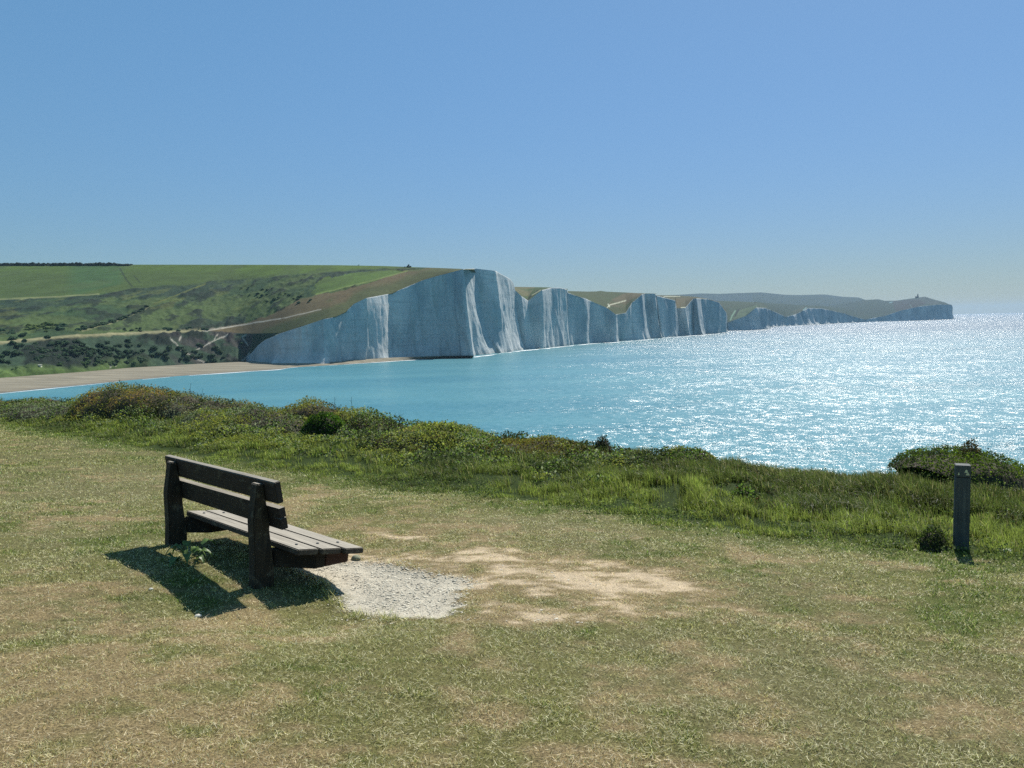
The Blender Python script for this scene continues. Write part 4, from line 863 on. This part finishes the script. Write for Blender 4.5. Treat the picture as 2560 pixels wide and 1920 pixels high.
def make_bench():
    yaw = math.radians(136.29); tilt = math.radians(8.549)
    a = Vector((math.cos(yaw), math.sin(yaw), 0)); fw = Vector((math.sin(yaw), -math.cos(yaw), 0)); z = Vector((0, 0, 1))
    d = fw * math.cos(tilt) - z * math.sin(tilt); h = z * math.cos(tilt) + fw * math.sin(tilt)
    root = empty('bench', (0, 0, 0)); tag(root, 'weathered dark wooden bench on the mown clifftop facing the sea', 'bench')
    root.matrix_world = Matrix(((a[0], d[0], h[0], -2.1522), (a[1], d[1], h[1], 6.2937), (a[2], d[2], h[2], 27.9068), (0, 0, 0, 1)))
    le = math.radians(15.67); d0, h0, t, w, g, w2 = -0.049, 0.842, 0.056, 0.185, 0.040, 0.183
    def bp(q, r): return (d0 + q * math.cos(le) + r * math.sin(le), h0 + q * math.sin(le) - r * math.cos(le))
    # posts (slabs bent at the seat)
    def post(l0, l1, name='post'):
        rear = [(-0.097, 0.808), (-0.104, 0.50), (-0.058, 0.18), (-0.02, -0.28)]
        front = [(0.16, -0.28), (0.13, 0.096), (0.108, 0.185), (0.052, 0.42), bp(-0.003, w + g + w2 * 0.9), bp(-0.003, 0.03)]
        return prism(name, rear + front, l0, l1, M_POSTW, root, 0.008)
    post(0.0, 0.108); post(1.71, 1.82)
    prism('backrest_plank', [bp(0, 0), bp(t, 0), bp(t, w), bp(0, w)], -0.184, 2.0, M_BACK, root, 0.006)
    # lower plank, split at its near end
    r0, r1 = w + g, w + g + w2; rm = r0 + 0.085; ln, lf = -0.184, 1.985
    prof = [(ln, r0), (lf, r0 + 0.002), (lf, r1), (ln, r1), (ln, rm + 0.005), (ln + 0.13, rm + 0.001), (ln, rm - 0.004)]
    n = len(prof); V = [(l, *bp(0, r)) for l, r in prof] + [(l, *bp(t, r)) for l, r in prof]
    F = [(0, 1, 5, 6), (1, 2, 3, 4, 5), (n + 6, n + 5, n + 1, n), (n + 5, n + 4, n + 3, n + 2, n + 1)] + [(i, (i + 1) % n, n + (i + 1) % n, n + i) for i in range(n)]
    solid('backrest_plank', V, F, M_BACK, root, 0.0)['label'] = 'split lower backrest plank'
    # seat
    sd, sh, bw, sg, st = 0.146, 0.306, 0.188, 0.019, math.radians(-1.552); th = 0.05
    def sp(k, dn): return (sd + k * math.cos(st) + dn * math.sin(st), sh + k * math.sin(st) - dn * math.cos(st))
    for i, (l0b, l0f, l1) in enumerate(((-0.318, -0.33, 1.813), (-0.348, -0.356, 1.84), (-0.388, -0.395, 1.86))):
        k0 = i * (bw + sg); poly = [sp(k0, 0), sp(k0 + bw, 0), sp(k0 + bw, th), sp(k0, th)]
        l0s = (l0b, l0f, l0f, l0b)
        V = [(l, *p) for l, p in zip(l0s, poly)] + [(l1, *p) for p in poly]
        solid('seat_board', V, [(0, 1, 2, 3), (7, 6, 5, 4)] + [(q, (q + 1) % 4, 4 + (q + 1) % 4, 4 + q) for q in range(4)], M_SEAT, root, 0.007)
        for lb in (-0.13, 1.62):
            bm = bmesh.new(); bmesh.ops.create_cone(bm, cap_ends=True, segments=12, radius1=0.014, radius2=0.010, depth=0.012)
            c_ = sp(k0 + bw * 0.5, -0.004)
            for v in bm.verts: v.co += Vector((lb, c_[0], c_[1]))
            me = bpy.data.meshes.new('bolt'); bm.to_mesh(me); bm.free(); me.materials.append(M_BOLT); o = bpy.data.objects.new('bolt', me); COL.objects.link(o); o.parent = root
    # bearers
    tp = sh - th - 0.006
    def bearer(pl, hb, mat, name):
        n = len(pl); V = [(l, q, b_) for (l, q), b_ in zip(pl, hb)] + [(l, q, tp - 0.0002 * i) for i, (l, q) in enumerate(pl)]
        return solid(name, V, [tuple(range(n)), tuple(range(2 * n - 1, n - 1, -1))] + [(i, (i + 1) % n, n + (i + 1) % n, n + i) for i in range(n)], mat, root, 0.008)
    bearer([(0.002, 0.125), (-0.25, 0.36), (-0.25, 0.46), (0.05, 0.46), (0.10, 0.13)], [0.10, 0.113, 0.118, 0.118, 0.10], M_BEARER, 'bearer')
    o = bearer([(-0.248, 0.462), (-0.248, 0.70), (0.05, 0.70), (0.05, 0.462)], [0.12, 0.142, 0.142, 0.12], M_RED, 'bearer'); o['label'] = 'ruddy front end of the near seat bearer'
    bearer([(1.712, 0.125), (1.58, 0.30), (1.58, 0.68), (1.80, 0.68), (1.815, 0.13)], [0.10, 0.11, 0.14, 0.14, 0.10], M_BEARER, 'bearer')
    return root
make_bench()

# ------------------------------------------------------------------ waymark post
def make_waypost():
    p = on_turf(np.array([2402.0]), np.array([1374.0]))[0]; z = float(ground_z(p[0:1], p[1:2])[0])
    # the post is foreshortened against the slope: build it 0.9 m tall
    root = empty('waymark_post', (p[0], p[1], z)); tag(root, 'square grey wooden waymark post with pale carved arrows', 'waymark post')
    root.rotation_euler = (0, 0, -math.radians(30.5 - 6))
    t = NT('grey_post_wood'); g = t.noise(t.objpos((40, 40, 1.8)), 1.0, 6, 0.65); b = t.noise(t.objpos(), 4, 4, 0.6)
    c = t.mix(t.ramp(g, [(0.3, 0), (0.7, 1)]), lin(54, 60, 60), lin(88, 94, 90)); c = t.mix(1.0, c, t.ramp(b, [(0.3, 0.75), (0.7, 1.2)]), 'MULTIPLY')
    m = t.done(t.principled(Base_Color=c, Roughness=0.8, Normal=t.bump(g, 0.5, 0.004)))
    hw = 0.070
    def box(name, x0, x1, y0, y1, z0, z1, mat, bev=0.004):
        V = [(x0, y0, z0), (x1, y0, z0), (x1, y1, z0), (x0, y1, z0), (x0, y0, z1), (x1, y0, z1), (x1, y1, z1), (x0, y1, z1)]
        return solid(name, V, [(3, 2, 1, 0), (4, 5, 6, 7), (0, 1, 5, 4), (1, 2, 6, 5), (2, 3, 7, 6), (3, 0, 4, 7)], mat, root, bev)
    box('shaft', -hw, hw, -hw, hw, -0.35, 0.772, m)
    box('neck', -hw + 0.006, hw - 0.006, -hw + 0.006, hw - 0.006, 0.770, 0.782, plain_mat('dark_groove', lin(30, 32, 32)), 0)
    box('head', -hw, hw, -hw, hw, 0.780, 0.905, m)
    mp = plain_mat('pale_carved_paint', lin(205, 205, 165), 0.7, 0.15, 60)
    def mark(pts, name='arrow_mark'):
        n = len(pts); V = [(x, -hw - 0.0025, q) for x, q in pts] + [(x, -hw + 0.01, q) for x, q in pts]
        solid(name, V, [tuple(range(n)), tuple(range(2 * n - 1, n - 1, -1))] + [(i, (i + 1) % n, n + (i + 1) % n, n + i) for i in range(n)], mp, root, 0)
    # a pale triangle arrow with a dark notch at the lower left, and the smaller slip of a second one
    mark([(0.010, 0.832), (0.022, 0.862), (0.032, 0.864), (0.050, 0.824), (0.056, 0.812), (0.054, 0.803), (0.022, 0.803), (0.030, 0.815), (0.034, 0.826)])
    mark([(-0.050, 0.803), (-0.034, 0.803), (-0.037, 0.826), (-0.044, 0.830)])
make_waypost()

# ------------------------------------------------------------------ burdock-like weed under the bench, skyline stems
def make_weed():
    p = on_turf(np.array([468.0]), np.array([1402.0]))[0]; z = float(ground_z(p[0:1], p[1:2])[0])
    root = empty('weed', (p[0], p[1], z)); tag(root, 'broad leaved green weed growing behind the bench in its shadow', 'weed')
    t = NT('broad_leaf'); c = lin(96, 124, 66); n = t.noise(t.objpos(), 30, 3)
    cc = t.mix(t.ramp(n, [(0.3, 0), (0.7, 1)]), c * 0.7, c * 1.25)
    pr = t.principled(Base_Color=cc, Roughness=0.45, Specular_IOR_Level=0.5); tr = t.node('ShaderNodeBsdfTranslucent', {'Color': cc}).outputs[0]
    m = t.done(t.node('ShaderNodeMixShader', {0: 0.35, 1: pr, 2: tr}).outputs[0])
    r = np.random.default_rng(5)
    for k in range(13):
        az = k * 2.4 + r.uniform(-0.3, 0.3); L = r.uniform(0.08, 0.15); W_ = L * 0.55; reach = r.uniform(0.03, 0.16); zz = r.uniform(0.03, 0.13)
        V = []; nr, nc = 7, 5
        for i in range(nr):
            s = i / (nr - 1); wd = W_ * math.sin(math.pi * (0.12 + 0.88 * s) ** 0.8) * 0.5
            for j in range(nc):
                q = (j / (nc - 1) - 0.5) * 2
                x = reach + L * s; y = wd * q; zq = zz + 0.05 * math.sin(s * 2.6) - 0.08 * s * s + 0.25 * abs(y) + 0.008 * math.sin(s * 14 + q * 3)
                V.append((x * math.cos(az) - y * math.sin(az), x * math.sin(az) + y * math.cos(az), max(zq, 0.01)))
        o = mesh_from('leaf', V, [grid_faces(nr, nc)], m, parent=root, smooth=True)
        b = mesh_from('stalk', [(0.004 * math.cos(az + 1.6), 0.004 * math.sin(az + 1.6), 0), (-0.004 * math.cos(az + 1.6), -0.004 * math.sin(az + 1.6), 0),
                      (reach * 1.1 * math.cos(az) - 0.003 * math.sin(az), reach * 1.1 * math.sin(az), zz + 0.01), (reach * 1.1 * math.cos(az) + 0.003 * math.sin(az), reach * 1.1 * math.sin(az), zz + 0.01)], [np.array([[0, 1, 2, 3]])], m, parent=o)
make_weed()

M_STEM = plain_mat('dry_stem', lin(70, 66, 50), 0.8, 0.3, 30)
def tube(path_, r0, r1, k=5):
    V = []; n = len(path_)
    for i, p in enumerate(path_):
        r = r0 + (r1 - r0) * i / (n - 1)
        for j in range(k):
            a = 2 * math.pi * j / k; V.append((p[0] + r * math.cos(a), p[1] + r * math.sin(a), p[2]))
    F = [(i * k + j, i * k + (j + 1) % k, (i + 1) * k + (j + 1) % k, (i + 1) * k + j) for i in range(n - 1) for j in range(k)]
    return V, F
def stem(label, x0, y0, x1, y1, u=13.8, br=1, seed=0):
    A = on_u(np.array([x0, x1], float), np.array([y0, y1], float), u); base, tip = A[0].copy(), A[1]
    base[2] -= 0.25; r = np.random.default_rng(seed); V, F = [], []
    L = np.linalg.norm(tip - base)
    def add(p0, p1, ra, rb):
        ps = [p0 + (p1 - p0) * s + np.array([0.012 * math.sin(s * 5 + seed), 0.01 * math.cos(s * 4), 0]) * L for s in np.linspace(0, 1, 7)]
        v, f = tube(ps, ra, rb); o = len(V); V.extend(v); F.extend([[q + o for q in ff] for ff in f])
    add(base, tip, 0.007, 0.003)
    for k in range(br):
        s = r.uniform(0.55, 0.85); p = base + (tip - base) * s; q = p + np.array([r.uniform(-0.5, 0.5) * L * 0.35, r.uniform(-.1, .1), L * r.uniform(0.12, 0.25)]); add(p, q, 0.004, 0.002)
    V = np.array(V) - base
    o = mesh_from('dry_stem', V, [np.array(F)], M_STEM, loc=base); tag(o, label, 'dry stem', 'dry stems along the cliff edge')
for i, (lab, *q) in enumerate((
    ('thin bent dry stem right beside the tall olive brown mound', 372, 968, 388, 966), ('forked dry stem leaning left out of the grey-green scrub', 446, 992, 452, 978),
    ('tallest upright dry stem above the ruddy topped scrub', 474, 994, 477, 957), ('curved dry stem just right of the tallest upright one', 497, 996, 507, 972),
    ('short faint dry stem over the wide grey-green scrub', 581, 1008, 582, 997), ('upright dry stem left of the rust brown mound top', 835, 1010, 837, 992),
    ('tall dry stem behind the right shoulder of the rust brown mound', 878, 1030, 880, 992), ('slanting dry stem above the purplish bramble', 940, 1052, 955, 1036),
    ('upright dry stem between the purplish bramble and the yellow-green mound', 988, 1062, 988, 1032), ('slanting thin dry stem beside the yellow-green mound', 994, 1062, 1002, 1034),
    ('dark dry stem left of the flat green mound', 2181, 1230, 2187, 1178))):
    stem(lab, *q, br=1 + i % 2, seed=i)

# ------------------------------------------------------------------ far small things
def far_building(name, label, cat, px, py, D, w, dp, h, wallc, roofc, roof_h=2.0):
    p = far(np.array([px]), np.array([py]), np.array([D]))[0]; root = empty(name, p); tag(root, label, cat)
    mw = plain_mat(name + '_render', wallc, 0.8, 0.05); mr = plain_mat(name + '_tiles', roofc, 0.8, 0.1)
    V = [(-w / 2, -dp / 2, -4), (w / 2, -dp / 2, -4), (w / 2, dp / 2, -4), (-w / 2, dp / 2, -4), (-w / 2, -dp / 2, h), (w / 2, -dp / 2, h), (w / 2, dp / 2, h), (-w / 2, dp / 2, h)]
    solid('wall', V, [(3, 2, 1, 0), (4, 5, 6, 7), (0, 1, 5, 4), (1, 2, 6, 5), (2, 3, 7, 6), (3, 0, 4, 7)], mw, root, 0)
    e = 0.3; V = [(-w / 2 - e, -dp / 2 - e, h + .01), (w / 2 + e, -dp / 2 - e, h + .01), (w / 2 + e, dp / 2 + e, h + .01), (-w / 2 - e, dp / 2 + e, h + .01), (-w / 2 - e, 0, h + roof_h), (w / 2 + e, 0, h + roof_h)]
    solid('roof', V, [(3, 2, 1, 0), (0, 1, 5, 4), (2, 3, 4, 5), (1, 2, 5), (3, 0, 4)], mr, root, 0)
    return root
far_building('cottage', 'tiny white cottage on the far shore, the left of two', 'cottage', 2174.5, 792.6, 4230, 8, 7, 5, (0.8, 0.8, 0.78), lin(120, 110, 105))
far_building('cottage', 'tiny white cottage on the far shore, the right of two', 'cottage', 2184, 791.2, 4260, 10, 7, 5.5, (0.8, 0.8, 0.78), lin(120, 110, 105))
pp = down_point(101, 921); far_building('shed', 'small pale shed in the green at the foot of the left hill', 'shed', 101, 921, float(pp[1]) - 1, 1.7, 1.7, 2.4, lin(210, 210, 180), lin(170, 170, 150), 0.5)

def make_lighthouse():
    D = 4850; p = far(np.array([2293.0]), np.array([744.5]), np.array([D]))[0]; s = D / FPX
    root = empty('lighthouse', p); tag(root, 'old stone lighthouse with a low house on the far headland', 'lighthouse')
    m = plain_mat('granite', lin(110, 108, 104), 0.85, 0.1); mg = plain_mat('lantern_iron', lin(60, 62, 66), 0.5, 0.1); mr = plain_mat('slate', lin(80, 80, 84))
    def cyl(name, x, r0, r1, z0, z1, mat):
        bm = bmesh.new(); bmesh.ops.create_cone(bm, cap_ends=True, segments=20, radius1=r0, radius2=r1, depth=z1 - z0)
        for v in bm.verts: v.co += Vector((x, 0, (z0 + z1) / 2))
        me = bpy.data.meshes.new(name); bm.to_mesh(me); bm.free(); me.materials.append(mat); o = bpy.data.objects.new(name, me); COL.objects.link(o); o.parent = root
    cyl('tower', 1.4 * s, 4.2, 3.6, -6, 18, m); cyl('gallery', 1.4 * s, 4.6, 4.6, 18, 19, m); cyl('lantern', 1.4 * s, 2.4, 2.4, 19, 22.5, mg); cyl('lantern_roof', 1.4 * s, 3.0, 0.3, 22.5, 25.5, mg)
    x0, x1 = -4.2 * s, 3.2 * s
    V = [(x0, -4, -6), (x1, -4, -6), (x1, 4, -6), (x0, 4, -6), (x0, -4, 8), (x1, -4, 8), (x1, 4, 8), (x0, 4, 8)]
    solid('house', V, [(3, 2, 1, 0), (4, 5, 6, 7), (0, 1, 5, 4), (1, 2, 6, 5), (2, 3, 7, 6), (3, 0, 4, 7)], m, root, 0)
    V = [(x0 - .4, -4.4, 8.01), (x1 + .4, -4.4, 8.01), (x1 + .4, 4.4, 8.01), (x0 - .4, 4.4, 8.01), (x0 - .4, 0, 10.5), (x1 + .4, 0, 10.5)]
    solid('roof', V, [(3, 2, 1, 0), (0, 1, 5, 4), (2, 3, 4, 5), (1, 2, 5), (3, 0, 4)], mr, root, 0)
make_lighthouse()

def make_far_scrub():
    """bushes on the far hillside: each a small lumpy dome of leaf clumps; beyond counting"""
    xs, Y, Dd = DOWN; Vs, Fs, Cs = [], [], []; off = 0
    def add(P, r, h, c):
        nonlocal off
        k = 12; pts = rng.normal(0, 1, (k, 3)); pts /= np.linalg.norm(pts, axis=1, keepdims=True); pts[:, 2] = abs(pts[:, 2])
        ctr = P + pts * np.array([r, r, h]) * 0.6
        for q in ctr:
            v, f = rock_list[rng.integers(0, 4)]
            s = r * rng.uniform(0.35, 0.6); Vs.append(v * np.array([s, s, s * 0.8]) + q); Fs.append(f + off); off += len(v); Cs.append(np.repeat((c * math.exp(rng.normal(0, 0.22)) * 0.3 + C_SCRUB * 0.7)[None], len(v), 0))
    rock_list = [rock_proto(70 + q, 1) for q in range(4)]
    def line(pts, n, jx, jy, r, c):
        for _ in range(n):
            s = rng.random() * (len(pts) - 1); i = int(s); f = s - i
            x = pts[i][0] * (1 - f) + pts[i + 1][0] * f + rng.normal(0, jx); y = pts[i][1] * (1 - f) + pts[i + 1][1] * f + rng.normal(0, jy)
            rr = r * rng.uniform(0.6, 1.3); add(down_point(x, y), rr, rr * 0.9, c)
    dk, tl, yg = lin(50, 66, 46), lin(56, 82, 62), lin(120, 132, 62)
    line([(206, 823), (269, 808), (316, 793), (372, 767)], 46, 5, 1.2, 2.0, dk)
    line([(0, 832), (60, 836)], 14, 14, 4, 2.2, tl); line([(65, 826), (135, 812)], 26, 8, 5, 2.2, yg); line([(140, 818), (205, 824)], 16, 8, 3, 2.2, tl)
    line([(405, 826), (520, 820)], 26, 10, 2.5, 1.8, tl); line([(290, 826), (360, 824)], 12, 12, 1.5, 1.4, dk)
    line([(610, 735), (760, 750)], 26, 40, 12, 1.8, tl)
    line([(30, 880), (300, 880)], 70, 60, 14, 2.5, lin(46, 66, 46)); line([(120, 865), (250, 880), (420, 890), (560, 880)], 110, 40, 13, 2.5, lin(44, 60, 44)); line([(0, 925), (200, 910), (280, 900)], 40, 30, 5, 1.8, lin(80, 100, 52))
    t = NT('far_bushes'); m = t.done(t.principled(Base_Color=t.col(), Roughness=0.9, Specular_IOR_Level=0.1))
    tag(mesh_from('scrub', np.concatenate(Vs), [np.concatenate(Fs)], m, colors=np.concatenate(Cs)), 'dark bushes and scrub scattered over the hillside across the bay', 'scrub', kind='stuff')
    # the wood along the crest
    Vs, Fs, Cs = [], [], []; off = 0
    for x in np.arange(-300, 322, 1.5):
        p = down_point(x, 664.5); hh = rng.uniform(2.2, 4.6) * (1.0 if x < 290 else 0.6)
        for k in range(5):
            v, f = rock_list[rng.integers(0, 4)]; s = rng.uniform(1.2, 2.4)
            q = p + np.array([rng.normal(0, 1.6), rng.uniform(0, 14), hh * rng.uniform(0.1, 0.75)]); Vs.append(v * s + q); Fs.append(f + off); off += len(v)
            Cs.append(np.repeat((lin(38, 50, 42) * math.exp(rng.normal(0, 0.2)))[None], len(v), 0))
    for x, s0 in ((1012, 1.4), (1020, 1.7), (1027, 1.2), (770, 0.6), (897, 0.7)):
        p = down_point(x, 668.5 if x > 1000 else 664.0)
        for k in range(4):
            v, f = rock_list[rng.integers(0, 4)]; Vs.append(v * s0 * 0.7 + p + rng.normal(0, 0.7, 3) * s0); Fs.append(f + off); off += len(v); Cs.append(np.repeat(lin(46, 54, 40)[None], len(v), 0))
    tag(mesh_from('woodland', np.concatenate(Vs), [np.concatenate(Fs)], m, colors=np.concatenate(Cs)), 'dark line of wind-cut trees on the left hill crest', 'woodland', kind='stuff')
make_far_scrub()

# boulders at the foot of the cliffs
for i, (x, y, r, lab) in enumerate(((1352, 870.5, 3.0, 'dark fallen chalk boulder at the cliff foot, the larger of two'), (1346, 871.5, 1.8, 'dark fallen chalk boulder at the cliff foot, the smaller of two'))):
    p = on_z(np.array([x]), np.array([y]), 0.0)[0]; V, F = rock_proto(200 + i, 2)
    tag(mesh_from('boulder', V * np.array([r * 1.6, r, r * 0.8]), [F], plain_mat('wet_boulder', lin(80, 84, 84)), loc=p), lab, 'boulder', 'fallen boulders by the cliffs')

# ------------------------------------------------------------------ haze over the whole bay
def make_haze():
    t = NT('haze_air')
    v = t.node('ShaderNodeVolumePrincipled', {'Color': (0.60, 0.80, 1.0, 1), 'Density': 4.3e-5, 'Anisotropy': 0.0})
    t.l.new(v.outputs[0], t.out.inputs['Volume'])
    x0, x1, y0, y1, z0, z1 = -20500, 20500, -20500, 20500, -2.2, 215
    V = [(x0, y0, z0), (x1, y0, z0), (x1, y1, z0), (x0, y1, z0), (x0, y0, z1), (x1, y0, z1), (x1, y1, z1), (x0, y1, z1)]
    F = np.array([(3, 2, 1, 0), (4, 5, 6, 7), (0, 1, 5, 4), (1, 2, 6, 5), (2, 3, 7, 6), (3, 0, 4, 7)])
    tag(mesh_from('haze', V, [F], t.m), kind='stuff')
make_haze()
